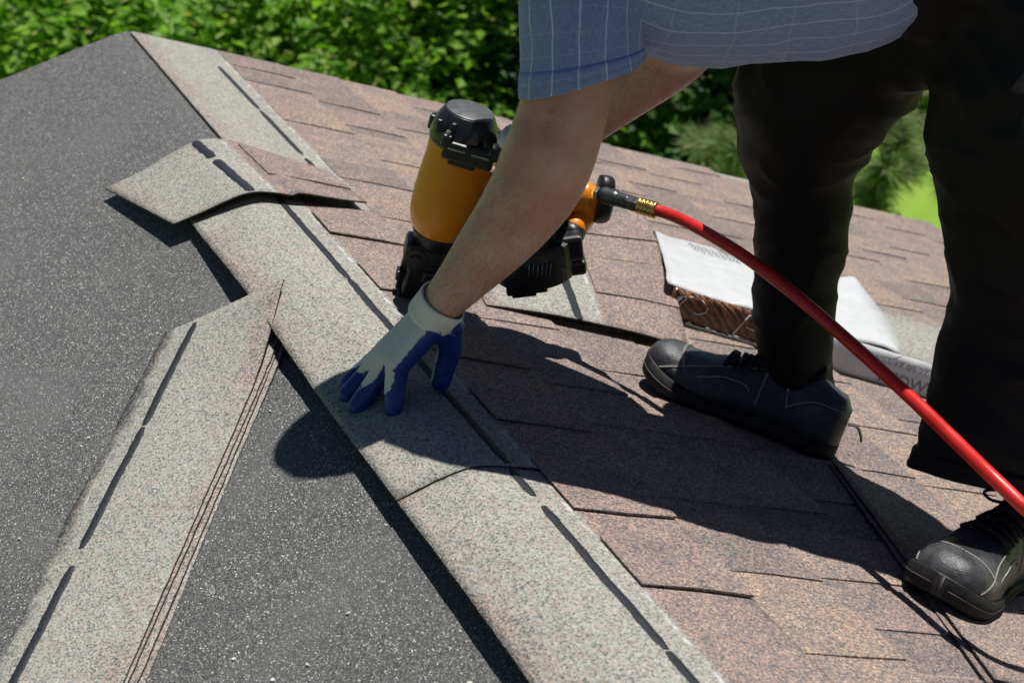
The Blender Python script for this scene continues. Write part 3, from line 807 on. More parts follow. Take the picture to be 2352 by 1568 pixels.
cf = k.step(k.math('ADD', coat, k.math('MULTIPLY', k.math('SUBTRACT', k.noise(240, 3, .7), .5), .35)), .46, .54)
knit = k.mix(k.math('MULTIPLY', k.math('SUBTRACT', 1.0, w.outputs['Fac']), .38), k.mix(k.math('MULTIPLY', k.noise(30, 3), .5), (.84, .80, .79), (.60, .55, .51)), (.34, .32, .33))
k.set(color=k.mix(cf, knit, k.ramp(n, [(.3, (.006, .018, .15)), (.7, (.012, .034, .24))])), rough=k.math('SUBTRACT', .9, k.math('MULTIPLY', cf, .42)), spec=.4)
k.bump(k.math('ADD', k.math('MULTIPLY', k.math('SUBTRACT', 1.0, cf), w.outputs['Fac']), k.math('MULTIPLY', k.noise(120, 3), .4)), .5, .0015); M['glove'] = k.m
k = NT('ribbed cuff'); k.set(color=k.mix(k.noise(60, 3), (.84, .80, .78), (.62, .57, .52)), rough=.92, spec=.2); k.bump(k.noise(160, 3), .4, .001); M['cuff'] = k.m
M['hair'] = mat_plain('brown hair', (.05, .03, .018), .6, 0, .4, 120, .4, .8, 160)
M['eye'] = mat_plain('eye', (.5, .5, .5), .2)

HIP = Vector((.665, 1.46, .605)); SHO = Vector((.165, 1.63, .66))
FWD = Vector((SHO.x - HIP.x, SHO.y - HIP.y, 0)).normalized(); LAT = Vector((FWD.y, -FWD.x, 0)) * -1   # LAT: towards his left (the viewer's side)
if LAT.y > 0: LAT = -LAT
UPV = Vector((0, 0, 1))
man = empty('person', RS(.62, 1.42, 0), 'person in blue checked shirt and black trousers bending over the ridge with a nail gun', 'person')
PX = lambda w, d: w / FPX * d
def limb(rows, k=5):
    """rows of (x, y, depth, radius in image units) -> points, radii"""
    q = catmull(rows, k); return [at(a[0], a[1], a[2]) for a in q], [PX(a[3], a[2]) for a in q]
ARM_L = [(1352, -170, 2.25, 118), (1335, -60, 2.27, 124), (1318, 60, 2.285, 116), (1308, 165, 2.295, 107), (1292, 260, 2.305, 104), (1264, 350, 2.32, 108), (1232, 425, 2.335, 104), (1178, 505, 2.36, 92), (1120, 575, 2.385, 78), (1060, 645, 2.41, 61), (1020, 690, 2.43, 51), (1000, 712, 2.44, 47)]
ARM_R = [(1250, -120, 2.62, 105), (1400, -10, 2.60, 100), (1540, 70, 2.58, 96), (1590, 60, 2.60, 92), (1530, 130, 2.63, 86), (1450, 195, 2.66, 74), (1370, 262, 2.69, 60), (1300, 325, 2.71, 47), (1275, 348, 2.72, 44)]
LEG_R = [(2190, -110, 2.50, 195), (2080, -20, 2.55, 195), (1975, 90, 2.60, 192), (1888, 200, 2.655, 190), (1850, 325, 2.71, 150), (1845, 405, 2.735, 124), (1844, 480, 2.75, 112), (1838, 588, 2.775, 100), (1820, 700, 2.80, 95), (1822, 800, 2.815, 85), (1835, 900, 2.83, 73)]
LEG_L = [(2385, -60, 2.37, 225), (2382, 120, 2.39, 245), (2385, 300, 2.41, 252), (2392, 450, 2.44, 234), (2396, 600, 2.465, 212), (2375, 750, 2.485, 200), (2340, 900, 2.50, 198), (2305, 1020, 2.51, 196), (2292, 1088, 2.515, 192)]
# --- body: one continuous surface, mostly under the clothes
bg_ = G()
for rows, sc in ((ARM_L, 1), (ARM_R, 1)):
    p, r_ = limb(rows); bg_.tube(p, r_, 20)
for rows in (LEG_R, LEG_L):
    p, r_ = limb(rows); bg_.tube(p, [q * .62 for q in r_], 14)
tp = [HIP - FWD * .10, HIP, HIP.lerp(SHO, .35), HIP.lerp(SHO, .7), SHO, SHO + FWD * .05]
bg_.tube(tp, [(.10, .14), (.115, .155), (.105, .14), (.115, .16), (.10, .17), (.06, .10)], 18, ref=UPV)
HD = Vector((.095, 1.70, .735))
capsule(bg_, SHO + FWD * .02, HD - FWD * .03, .062, .055)
for rows, sgn in ((ARM_L, 1), (ARM_R, -1)):
    capsule(bg_, SHO + LAT * (.06 * sgn), at(*rows[0][:3]), .075, .062)
FD = (FWD * .80 - UPV * .60).normalized(); HU = (FWD * .60 + UPV * .80).normalized()     # face direction, crown direction
def hp(f, l, u): return HD + FD * f + LAT * l + HU * u
g2 = [hp(-.01, 0, .02), hp(.005, 0, -.04)]
capsule(bg_, hp(-.025, 0, .03), hp(.01, 0, .02), .082, .078, 16); capsule(bg_, hp(.02, 0, -.02), hp(.035, 0, -.075), .062, .040, 14)
capsule(bg_, hp(.082, 0, .0), hp(.105, 0, -.032), .010, .014, 8)                      # nose
for sgn in (1, -1):
    capsule(bg_, hp(-.01, .078 * sgn, .012), hp(-.012, .080 * sgn, -.028), .014, .010, 8)   # ears
    capsule(bg_, hp(.072, .03 * sgn, .022), hp(.066, .052 * sgn, .020), .011, .010, 8)      # brow
capsule(bg_, hp(.073, -.018, -.06), hp(.073, .018, -.06), .009, .009, 8)                # mouth
vs, fs = remesh(bg_, .0075, 5)
# muscle lines, tendons and the crook of the elbow
MUS = [((1345, 440, 2.25), (1240, 500, 2.26), -.0065, .011), ((1240, 500, 2.26), (1130, 600, 2.30), -.0035, .012), ((1300, 470, 2.25), (1180, 590, 2.30), .004, .016), ((1240, 330, 2.22), (1330, 400, 2.24), .004, .022), ((1050, 640, 2.36), (1010, 700, 2.39), .0022, .006), ((1090, 560, 2.33), (1150, 470, 2.27), .003, .018), ((1075, 650, 2.37), (1035, 705, 2.40), -.002, .006)]
def sculpt(p):
    ex = 0.0
    for a_, b_, am, wd in MUS:
        a_, b_ = at(*a_), at(*b_); d_ = b_ - a_; t = max(0, min(1, (p - a_).dot(d_) / d_.length_squared)); c_ = p - a_ - d_ * t
        if c_.dot(_f) > .07: continue
        c_ -= _f * c_.dot(_f); ex += am * math.exp(-(c_.length / wd) ** 2)
    return p - _f * ex
vs = [sculpt(v) for v in vs]
body = mesh('body', vs, fs, M['skin'], man, True)
g = G()
for sgn in (1, -1): g = G(); capsule(g, hp(.066, .031 * sgn, .006), hp(.067, .032 * sgn, .006), .012, .012, 10); g.obj('eye', M['eye'], body, True)

g = G(); capsule(g, hp(-.035, 0, .045), hp(-.015, 0, .05), .100, .096, 18); capsule(g, hp(-.06, 0, .0), hp(-.055, 0, -.03), .070, .06, 14)
v2, f2 = remesh(g, .009, 2)
v2 = [v + (v - HD).normalized() * (.004 * noise.noise(v * 90)) for v in v2]
mesh('hair', v2, f2, M['hair'], man, True)
# fine arm hair
rnd = random.Random(4); vs, fs = [], []
bm = bmesh.new(); bm.from_mesh(body.data); bm.normal_update()
cand = [v for v in bm.verts]
fa0, fa1 = at(1240, 420, 2.34) - ORG[man], at(1020, 690, 2.43) - ORG[man]; fl = (fa1 - fa0)
fb0, fb1 = at(1560, 110, 2.62) - ORG[man], at(1300, 325, 2.71) - ORG[man]; fm = (fb1 - fb0)
for v in cand:
    for o0, d_ in ((fa0, fl), (fb0, fm)):
        t = (v.co - o0).dot(d_) / d_.length_squared
        if 0 < t < .98 and (v.co - o0 - d_ * t).length < .075:
            for _ in range(2):
                p = v.co + Vector((rnd.uniform(-.004, .004), rnd.uniform(-.004, .004), rnd.uniform(-.004, .004))) * .8
                d = (v.normal * rnd.uniform(.25, .6) + d_.normalized() * .8 + Vector((rnd.gauss(0, .25), rnd.gauss(0, .25), rnd.gauss(0, .25)))).normalized(); l = rnd.uniform(.006, .014)
                sd = d.cross(v.normal).normalized() * .00011; i0 = len(vs)
                vs += [p - sd, p + sd, p + d * l]; fs.append((i0, i0 + 1, i0 + 2))
bm.free()
hm = mesh('arm_hair', [v + ORG[man] for v in vs], fs, M['hair'], body); hm['kind'] = 'stuff'
# --- trousers
tg = G()
for rows in (LEG_R, LEG_L):
    p, r_ = limb(rows); tg.tube(p, r_, 22)
tg.tube([HIP - FWD * .17, HIP - FWD * .12, HIP - FWD * .02, HIP + FWD * .08, HIP + FWD * .16], [(.07, .10), (.13, .165), (.155, .185), (.15, .18), (.12, .165)], 20, ref=UPV)
capsule(tg, at(2180, 20, 2.45), at(2090, 95, 2.50), .10, .070)
vs, fs = remesh(tg, .0075, 6)
def crease(p):
    rg = 1 - abs(noise.noise(Vector((p.x * 4 + p.z * 3, p.y * 5, p.z * 7 + p.x * 4))))
    r2 = 1 - abs(noise.noise(Vector((p.x * 9 - p.z * 6, p.y * 11, p.z * 17 + p.x * 5))))
    return .006 * (rg ** 3 - .4) + .005 * (r2 ** 5 - .2) + .004 * noise.noise(Vector((p.x * 5 + p.z * 9, p.y * 7, p.z * 13))) + .004 * noise.noise(Vector((p.x * 16, p.y * 16, p.z * 26 + p.x * 8)))
c0 = sum((v for v in vs), Vector()) / len(vs)
tro = mesh('trousers', vs, fs, M['trouser'], man, True)
me = tro.data; me.update()
nr = [v.normal.copy() for v in me.vertices]
FOLDS = [((2215, 392, 2.26), (2450, 250, 2.22), .022, .016), ((2225, 400, 2.26), (2420, 480, 2.24), .014, .022), ((2290, 250, 2.22), (2360, 120, 2.22), .005, .012), ((2340, 640, 2.28), (2440, 600, 2.26), .012, .02), ((1700, 160, 2.60), (1760, 300, 2.60), .008, .03), ((1730, 640, 2.72), (1830, 720, 2.70), .006, .02), ((2150, 900, 2.38), (2300, 980, 2.36), .008, .02)]
for v, n_ in zip(me.vertices, nr):
    w_ = v.co + ORG[man]; ex = 0.0
    for a_, b_, am, wd in FOLDS:
        a_, b_ = at(*a_), at(*b_); d_ = b_ - a_; t = max(0, min(1, (w_ - a_).dot(d_) / d_.length_squared)); c_ = w_ - a_ - d_ * t; c_ -= _f * c_.dot(_f) * .75
        ex += am * math.exp(-(c_.length / wd) ** 2)
    v.co += n_ * (crease(w_) + ex)
me.update()
# hems: a turned edge on each trouser leg
for rows, tilt in ((LEG_R, -.30), (LEG_L, .0)):
    p, r_ = limb(rows); a = p[-1]; d = (p[-1] - p[-3]).normalized()
    rings = tube_rings([p[-4], p[-3], p[-2], a, a + d * .006], [r_[-4] * 1.03, r_[-3] * 1.035, r_[-2] * 1.04, r_[-1] * 1.05, r_[-1] * 1.03], 36)
    for i, rg in enumerate(rings):
        for j, q in enumerate(rg): rg[j] = q + (q - p[min(i + len(p) - 4, len(p) - 1)]).normalized() * (.006 * math.sin(j * .9) * i / 4) + Vector((0, 0, .004 * math.sin(j * .5)))
    o = G().loft(rings, cap=False).obj('hem', M['trouser'], tro, True); md = o.modifiers.new('t', 'SOLIDIFY'); md.thickness = .002
# --- shirt: body tube with hanging belly and two short sleeves
def cloth_tube(name, rings, mat, parent, ulen, vlen, fold):
    n = len(rings[0]); vs, uv = [], []
    for i, rg in enumerate(rings):
        c = sum(rg, Vector()) / n
        for j in range(n + 1):
            p = rg[j % n].copy(); p += (p - c).normalized() * fold(i / (len(rings) - 1), j / n, p)
            vs.append(p); uv.append((j / n * ulen, i / (len(rings) - 1) * vlen))
    fs = [(i * (n + 1) + j, i * (n + 1) + j + 1, (i + 1) * (n + 1) + j + 1, (i + 1) * (n + 1) + j) for i in range(len(rings) - 1) for j in range(n)]
    o = mesh(name, vs, fs, mat, parent, True, uvs=uv)
    md = o.modifiers.new('t', 'SOLIDIFY'); md.thickness = .0016; md.offset = 0; return o
shirt_pts = [(HIP + FWD * .125 + UPV * .055, (.125, .175)), (HIP + FWD * .15 + UPV * .030, (.150, .190)), (HIP + FWD * .18 + UPV * .012, (.166, .192)), (HIP + FWD * .28 + UPV * .000, (.172, .188)), (HIP + FWD * .38 - UPV * .004, (.168, .188)), (HIP + FWD * .46 + UPV * .015, (.150, .195)), (HIP + FWD * .53 + UPV * .05, (.125, .19)), (SHO + FWD * .03 + UPV * .035, (.085, .105)), (SHO + FWD * .05 + UPV * .045, (.07, .075))]
q = catmull([tuple(p) + r_ for p, r_ in shirt_pts], 6)
rings = tube_rings([Vector(a[:3]) for a in q], [(a[3], a[4]) for a in q], 72, ref=UPV)
shirt = cloth_tube('shirt', rings, M['shirt'], man, 1.15, .62, lambda v, u, p: .009 * noise.noise(Vector((p.x * 7, p.y * 11, p.z * 12))) + .004 * noise.noise(Vector((p.x * 22, p.y * 30, p.z * 30))) + .004 * math.sin(u * 40 + v * 5) * max(0, .35 - v))
sl_rows = [(1350, -210, 2.27, 140), (1343, -110, 2.272, 146), (1340, -10, 2.275, 146), (1339, 70, 2.28, 143), (1338, 130, 2.285, 141), (1338, 182, 2.292, 141)]
q = catmull(sl_rows, 8); pts = [at(a[0], a[1], a[2]) for a in q]; rr = [PX(a[3], a[2]) for a in q]
rings = tube_rings(pts, rr, 64)
for i, rg in enumerate(rings):                # hem cut dips at the front of the arm
    w = max(0, (i / (len(rings) - 1) - .5) / .5)
    for j, p in enumerate(rg):
        rel = (p - pts[i]); rg[j] = p - _u * (PX(40, 2.28) * w * (-rel.dot(_r) / rr[i]))
sleeve = cloth_tube('sleeve', rings, M['sleeve'], shirt, .47, .22, lambda v, u, p: .0075 * noise.noise(Vector((p.x * 20, p.y * 20, p.z * 5))) + .003 * noise.noise(Vector((p.x * 45, p.y * 45, p.z * 16))))
hr = []
for i in (-8, -7, -6, -4, -2, -1):
    w_ = .0032 if i > -8 else .0008
    hr.append([p + (p - pts[i]).normalized() * (w_ + .0075 * noise.noise(Vector((p.x * 20, p.y * 20, p.z * 5))) + .003 * noise.noise(Vector((p.x * 45, p.y * 45, p.z * 16)))) for p in rings[i]])
nn = len(hr[0]); hv = [q for r_ in hr for q in r_ + [r_[0]]]
hu = [(j / nn * .47, (len(rings) - 1 + i) / (len(rings) - 1) * .22) for i in (-7, -6, -5, -3, -1, 0) for j in range(nn + 1)]
ho = mesh('sleeve_hem', hv, [(i * (nn + 1) + j, i * (nn + 1) + j + 1, (i + 1) * (nn + 1) + j + 1, (i + 1) * (nn + 1) + j) for i in range(len(hr) - 1) for j in range(nn)], M['sleeve'], shirt, True, uvs=hu)
md = ho.modifiers.new('t', 'SOLIDIFY'); md.thickness = .001; md.offset = -1
g = G()
for j in range(0, 64):
    a, b = rings[-4][j], rings[-4][(j + 1) % 64]; c = pts[-4]
    o1 = (a - c).normalized() * (.0040 + .0075 * noise.noise(Vector((a.x * 20, a.y * 20, a.z * 5))) + .003 * noise.noise(Vector((a.x * 45, a.y * 45, a.z * 16)))); z = _u * (.0010 if j % 2 else -.0010)
    g.tube([a + o1 + z, b + o1 - z], .00025, 4)
g.obj('stitching', M['stitch'], shirt)
sl_rows = [(1240, -150, 2.62, 128), (1330, -70, 2.61, 126), (1400, -20, 2.60, 122), (1455, 40, 2.595, 118), (1480, 75, 2.59, 116)]
q = catmull(sl_rows, 5); rings = tube_rings([at(a[0], a[1], a[2]) for a in q], [PX(a[3], a[2]) for a in q], 40)
cloth_tube('sleeve', rings, M['sleeve'], shirt, .47, .2, lambda v, u, p: .004 * noise.noise(p * 14))

# --- left glove pressing on the course
def glove(name, caps, coatfn, cuff_c, cuff_d, cuff_r, voxel=.0022):
    g = G()
    for (p, q, r0, r1) in caps: capsule(g, p, q, r0, r1, 14)
    vs, fs = remesh(g, voxel, 5)
    o = mesh(name, vs, fs, M['glove'], man, True, attrs={'coat': [coatfn(v) for v in vs]})
    # ribbed cuff with a rolled edge
    e1 = cuff_d.orthogonal().normalized(); e2 = cuff_d.cross(e1); rows = []
    prof = [(-.026, .95), (-.020, 1.0), (-.0185, .985), (-.012, 1.0), (-.004, 1.01), (.002, 1.03), (.006, 1.045), (.0085, 1.02), (.0085, .97), (.004, .94)]
    for (z, s_) in prof:
        rows.append([cuff_c + cuff_d * (z + .002 * math.sin(a * 2)) + (e1 * math.cos(a) + e2 * math.sin(a)) * (cuff_r * s_ * (1 + .020 * math.cos(44 * a))) for a in [2 * math.pi * i / 132 for i in range(132)]])
    G().loft(rows, cap=False).obj('cuff', M['cuff'], o, True)
    return o
def tipL(x, y, h): return hit(x, y, NL, h)
t_p, t_r, t_m, t_i = tipL(903, 938, .034), tipL(820, 932, .034), tipL(797, 906, .034), tipL(800, 880, .034)
dp = dep(t_p)
WR = at(1004, 712, 2.445)
mc = [at(914, 836, dp - .012), at(893, 822, dp + .008), at(884, 816, dp + .030), at(882, 812, dp + .052)]
pip = [at(908, 884, dp - .002), at(864, 874, dep(t_r) - .004), at(846, 856, dep(t_m)), at(842, 846, dep(t_i))]
tips_ = [t_p, t_r, t_m, t_i]
caps = []
for i in range(4):
    w0 = WR + (mc[i] - mc[1]) * .45
    caps.append((w0, mc[i], .021, .0165))
    caps.append((mc[i], pip[i], .0158, .0142)); caps.append((pip[i], tips_[i], .0142, .0124))
caps.append((mc[0].lerp(WR, .35), mc[3].lerp(WR, .35), .018, .018)); caps.append((mc[0], mc[3], .014, .014))
th0, th1, th2 = at(1030, 748, 2.47), at(1034, 800, 2.50), tipL(1012, 876, .020)
caps += [(WR, th0, .022, .021), (th0, th1, .0195, .0165), (th1, th2, .0165, .0135), (th0, mc[1].lerp(WR, .4), .018, .018)]
caps.append((WR, at(1018, 694, 2.432), .026, .027))
backdir = (_u * .62 - _r * .70 - _f * .10).normalized()
cen = (mc[1] + WR) * .5
def coat_l(v):
    # palm and fingertips dipped; the back of the hand stays bare knit
    best = None
    for (p, q, r0, r1) in caps:
        d = q - p; t = max(0, min(1, (v - p).dot(d) / max(1e-9, d.length_squared))); c = p + d * t
        e = (v - c).length - (r0 + (r1 - r0) * t)
        if best is None or e < best[0]: best = (e, (v - c).normalized(), c)
    side = best[1].dot(backdir)
    c = .5 - side * .75 + .02
    for i in range(4):
        along = (v - mc[i]).dot((tips_[i] - mc[i]).normalized()) / (tips_[i] - mc[i]).length
        if (v - (mc[i] + (tips_[i] - mc[i]) * max(0, min(1, along)))).length < .03 and along > .40: c += (along - .40) * 1.9
    if (v - th1).length < .045 or (v - th2).length < .04: c += .5
    if (v - WR).dot(WR - cen) > -.0006: c -= .45
    return max(0, min(1, c))
CUD = (at(1060, 645, 2.41) - at(1000, 712, 2.44)).normalized()
glove('glove', caps, coat_l, at(1011, 701, 2.436), CUD, PX(57, 2.44))
# ------------------------------------------------------------------ nail gun
GD = 2.80
g0, g1 = at(1010, 516, GD + .02), at(1062, 322, GD - .045)
GA = (g1 - g0).normalized()                                   # up the cylinder
hx = at(1345, 470, GD + .02) - at(1010, 430, GD); GH = (hx - GA * hx.dot(GA)).normalized()   # towards the rear of the handle
GW = GA.cross(GH)                                             # sideways
gun = empty('nail_gun', g0, 'amber and black pneumatic coil nailer held above the shingles by the gloved hand', 'nail gun')
def gp(a, h, w): return g0 + GA * a + GH * h + GW * w
gl = (g1 - g0).length
def glathe(name, prof, mat, n=48, lobes=0.0, parent=gun, ch=0.0):
    rows = []
    for (a, r_) in prof:
        rows.append([gp(a, ch + math.cos(t) * r_ * (1 + lobes * math.cos(6 * t)), math.sin(t) * r_ * (1 + lobes * math.cos(6 * t))) for t in [2 * math.pi * i / n for i in range(n)]])
    return G().loft(rows).obj(name, mat, parent, True)
RB = .0505
glathe('cylinder', [(-.0135, .034), (-.008, .0385), (.002, .0435), (.015, .0475), (.035, .0495), (.06, .0495), (.085, .0480), (gl - .03, .0462), (gl - .010, .0464), (gl + .004, .0470), (gl + .008, .0462)], M['amber'], 56, .010)
glathe('cylinder_skirt', [(-.034, .028), (-.030, .031), (-.020, .035), (-.014, .037), (-.010, .0385), (-.009, .037)], M['black_plastic'])
cap_ = glathe('end_cap', [(gl - .004, .0470), (gl, .0488), (gl + .008, .0492), (gl + .020, .0478), (gl + .032, .0435), (gl + .041, .0385), (gl + .044, .0360), (gl + .0455, .0350)], M['black_gloss'])
glathe('cap_plate', [(gl + .043, .0347), (gl + .0470, .0345), (gl + .0478, .0330)], M['grey_plate'], parent=cap_)
# exhaust skirt on the cap, its bolts and slots, towards the viewer
vd = -(_f - GA * _f.dot(GA)).normalized(); vs_ = GA.cross(vd)
def cp(a, out, side): return g0 + GA * a + vd * out + vs_ * side
sd = 1 if vs_.dot(_r) > 0 else -1
g = G(); cc = cp(gl + .001, .0455, .016 * sd)
g.box(cc, vs_, GA, vd, .037, .014, .009, .004); g.box(cp(gl - .015, .0435, .010 * sd), vs_, GA, vd, .020, .006, .007, .003)
for q in (-1, 1): g.box(cp(gl + .013, .0465, (.016 + .034 * q) * sd), vs_, GA, vd, .0075, .010, .008, .003)
g.obj('exhaust_deflector', M['black_plastic'], cap_)
for an in (120, 200, 260):
    g = G(); t = R(an); o_ = vd * math.cos(t) + vs_ * math.sin(t); g.box(g0 + GA * (gl + .012) + o_ * .0465, vs_ * math.cos(t) - vd * math.sin(t), GA, o_, .008, .011, .007, .003); g.obj('cap_lug', M['black_plastic'], cap_)
g = G()
for q in (-1, 1): g.box(cp(gl + .0055, .0548, (.016 + .0175 * q) * sd), vs_, GA, vd, .0125, .0014, .0006, .0)
g.obj('exhaust_slot', M['steel'], cap_)
g = G()
for q in (-1, 1):
    g = G(); b = cp(gl + .022, .0485, (.016 + .034 * q) * sd); g.tube([b, b + GA * .006], .0042, 6); g.tube([b - GA * .003, b], .0055, 10); g.obj('cap_bolt', M['steel'], cap_)
# rib windows on the cap
g = G()
for q in (-.034, -.014):
    g.box(cp(gl + .029, .0425, q * sd), vs_, GA, vd, .0035, .010, .004, .0015)
g.obj('cap_rib', M['black_plastic'], cap_)
# nose, driver guide and work contact foot
g = G()
g.box(gp(-.045, -.008, 0), GH, GA, GW, .034, .016, .024, .006); g.box(gp(-.062, .030, 0), GH, GA, GW, .060, .012, .020, .004)
g.tube([gp(-.052, -.024, -.026), gp(-.052, -.024, .026)], .017, 18); g.tube([gp(-.052, -.024, -.030), gp(-.052, -.024, .030)], .008, 12)
g.box(gp(-.078, .012, .0), GH, GA, GW, .020, .010, .026, .004)
g.obj('nose', M['black_plastic'], gun)
g = G(); g.box(gp(-.098, -.016, 0), GH, GA, GW, .015, .030, .019, .004); g.box(gp(-.128, -.016, 0), GH, GA, GW, .021, .012, .021, .005); g.box(gp(-.098, -.034, .012), GH, GA, GW, .005, .026, .005, .002)
g.box(gp(-.085, .004, .015), GH, GA, GW, .010, .022, .004, .002); g.box(gp(-.092, -.040, 0), GH, GA, GW, .004, .008, .010, .002)
g.obj('contact_foot', M['black_plastic'], gun)
# handle and tail
hp0, hp1 = gp(gl * .52, .045, 0), at(1352, 455, GD + .015)
q = catmull([tuple(hp0) + (.022,), tuple(hp0.lerp(hp1, .35) + GA * .004) + (.0195,), tuple(hp0.lerp(hp1, .7)) + (.0195,), tuple(hp1) + (.021,)], 6)
G().tube([Vector(a[:3]) for a in q], [(a[3] * 1.15, a[3]) for a in q], 18, ref=GA).obj('handle', M['amber'], gun, True)
HDIR = (hp1 - hp0).normalized()
tl = at(1306, 560, GD + .02)
q = catmull([tuple(hp1 + GA * .012) + (.020,), tuple(hp1 - GA * .03) + (.019,), tuple(tl + GA * .02) + (.0185,), tuple(tl - GA * .03) + (.0175,)], 5)
G().tube([Vector(a[:3]) for a in q[:11]], [a[3] for a in q[:11]], 16).obj('tail', M['amber'], gun, True)
G().tube([Vector(a[:3]) for a in q[9:]], [a[3] * 1.06 for a in q[9:]], 16).obj('tail_bracket', M['black_plastic'], gun, True)
g = G(); g.tube([hp1 + HDIR * .012, hp1 + HDIR * .020, hp1 + HDIR * .030, hp1 + HDIR * .034], [(.037, .024), (.038, .025), (.036, .023), (.032, .020)], 28, ref=GA); g.obj('end_plate', M['black_plastic'], gun, True)
# coil magazine canister
mc_ = at(1225, 585, GD + .01)
g = G()
MV = (GA * .93 - GH * .36).normalized(); MH = (GH - MV * GH.dot(MV)).normalized()
rows = []
for (a, r_) in ((-.032, .050), (-.030, .054), (-.010, .056), (.012, .056), (.024, .054), (.027, .048)):
    rows.append([mc_ + MV * a + MH * (math.cos(t) * r_ * 1.08) + GW * (math.sin(t) * r_) for t in [2 * math.pi * i / 36 for i in range(36)]])
g.loft(rows); g.box(mc_ - MV * .040 + MH * -.015, MH, MV, GW, .030, .012, .024, .003); g.box(mc_ - MV * .054 + MH * -.020, MH, MV, GW, .018, .006, .016, .002); g.box(mc_ + MV * .01 - MH * .06, MH, MV, GW, .035, .014, .018, .003)
mag = g.obj('magazine', M['black_plastic'], gun)
g = G()
vm = -(_f - MV * _f.dot(MV)).normalized(); sm = MV.cross(vm); sm = sm if sm.dot(_r) > 0 else -sm
for i in range(6):
    b = mc_ + vm * .0585 + sm * (-.012 + i * .0062) - vm * (.0025 * abs(i - 2) * .5); g.tube([b - MV * .006, b + MV * (.016 - .001 * i) + sm * .004], .0007, 5)
b = mc_ + vm * .055 + sm * .034; g.tube([b, b - MV * .006 + sm * .012], .0008, 5)
g.obj('nail', M['steel'], mag, True)
g = G(); b = mc_ + vm * .050 + sm * .040 + MV * .012
g.box(mc_ + MV * .012 + sm * .052, sm, MV, vm, .020, .020, .026, .006); g.box(mc_ - MV * .022 + sm * .050, sm, MV, vm, .024, .012, .022, .006)
g.obj('magazine_door', M['black_plastic'], mag)
# trigger
g = G(); g.tube(catmull([tuple(hp0.lerp(hp1, .22) - GA * .026), tuple(hp0.lerp(hp1, .26) - GA * .042), tuple(hp0.lerp(hp1, .20) - GA * .058)], 4), .006, 8); g.obj('trigger', M['black_plastic'], gun, True)
# --- hose with coupling
HC = [at(1372, 444, 2.795), at(1492, 479, 2.755)]
hd = (HC[1] - HC[0]).normalized()
hose = empty('air_hose', HC[0], 'red rubber air hose with brass end curving from the nail gun past the legs', 'hose')
g = G(); p0 = HC[0]
g.tube([hp1 + HDIR * .032, p0 + hd * .012], .0062, 6); g.tube([p0 - hd * .002, p0 + hd * .004], .010, 6); g.obj('plug', M['steel'], hose)
g = G(); g.tube([p0 + hd * a for a in (.006, .008, .012, .030, .032)], [.0092, .0117, .0124, .0124, .0117], 24); g.tube([p0 + hd * a for a in (.032, .034, .050, .052)], [.0112, .0108, .0108, .010], 24); g.tube([p0 + hd * a for a in (.050, .053, .066, .068)], [.0106, .0120, .0120, .0108], 6); g.obj('coupler', M['dark_steel'], hose)
g = G(); prof = []
for i in range(5):
    a = .068 + i * .0062; prof += [(a, .0098), (a + .0018, .0122), (a + .0042, .0122), (a + .0058, .0098)]
g.tube([p0 + hd * a for a, _ in prof], [r_ for _, r_ in prof], 20); g.obj('brass_ferrule', M['brass'], hose, True)
e0 = p0 + hd * .098; d0 = dep(e0)
hpts = [tuple(e0 - hd * .01), tuple(e0 + hd * .02)] + [tuple(at(x, y, d)) for x, y, d in ((1600, 522, 2.70), (1700, 582, 2.64), (1820, 672, 2.56), (1950, 784, 2.46), (2080, 902, 2.365), (2190, 1008, 2.29), (2290, 1105, 2.225), (2395, 1200, 2.20), (2560, 1315, 2.26), (2760, 1430, 2.38))]
last = hit(3000, 1530, NR, .012); hpts += [tuple(last), tuple(last + Vector((.25, -.15, -.25 * TA)))]
G().tube(catmull(hpts, 12), .0086, 20).obj('hose_tube', M['hose'], hose, True)
# --- right glove round the handle
WR2 = at(1288, 338, 2.715)
ha, hb = hp0.lerp(hp1, .22), hp0.lerp(hp1, .72)
caps = [(WR2, ha + GA * .034 + GW * .01, .028, .022), (WR2, hb + GA * .036, .026, .020), (ha + GA * .034, hb + GA * .034, .018, .018), (WR2, at(1300, 326, 2.71), .026, .026)]
for i in range(4):
    c = ha.lerp(hb, i / 3.0); r_ = .0125
    kn = [c + GA * .036 + GW * .008, c + GA * .018 - GW * .038, c - GA * .020 - GW * .036, c - GA * .036 - GW * .008, c - GA * .032 + GW * .012]
    if i == 0: kn = kn[:2] + [c - GA * .034 - GW * .022, c - GA * .05 - GW * .0]
    for a, b in zip(kn[:-1], kn[1:]): caps.append((a, b, r_, r_ * .93))
thb = [ha.lerp(hb, .15) + GA * .030 + GW * .018, ha - GH * .012 + GA * .030 + GW * .040, at(1178, 312, 2.70), at(1164, 322, 2.69)]
for a, b in zip(thb[:-1], thb[1:]): caps.append((a, b, .017, .0145))
palm_dir = -GA
def coat_r(v):
    return max(0, min(1, .15 + (.9 if (v - (ha + hb) * .5).dot(GA) < .008 else 0)))
glove('glove', caps, coat_r, at(1300, 326, 2.71), (at(1370, 262, 2.69) - at(1288, 338, 2.715)).normalized(), PX(54, 2.71), .003)
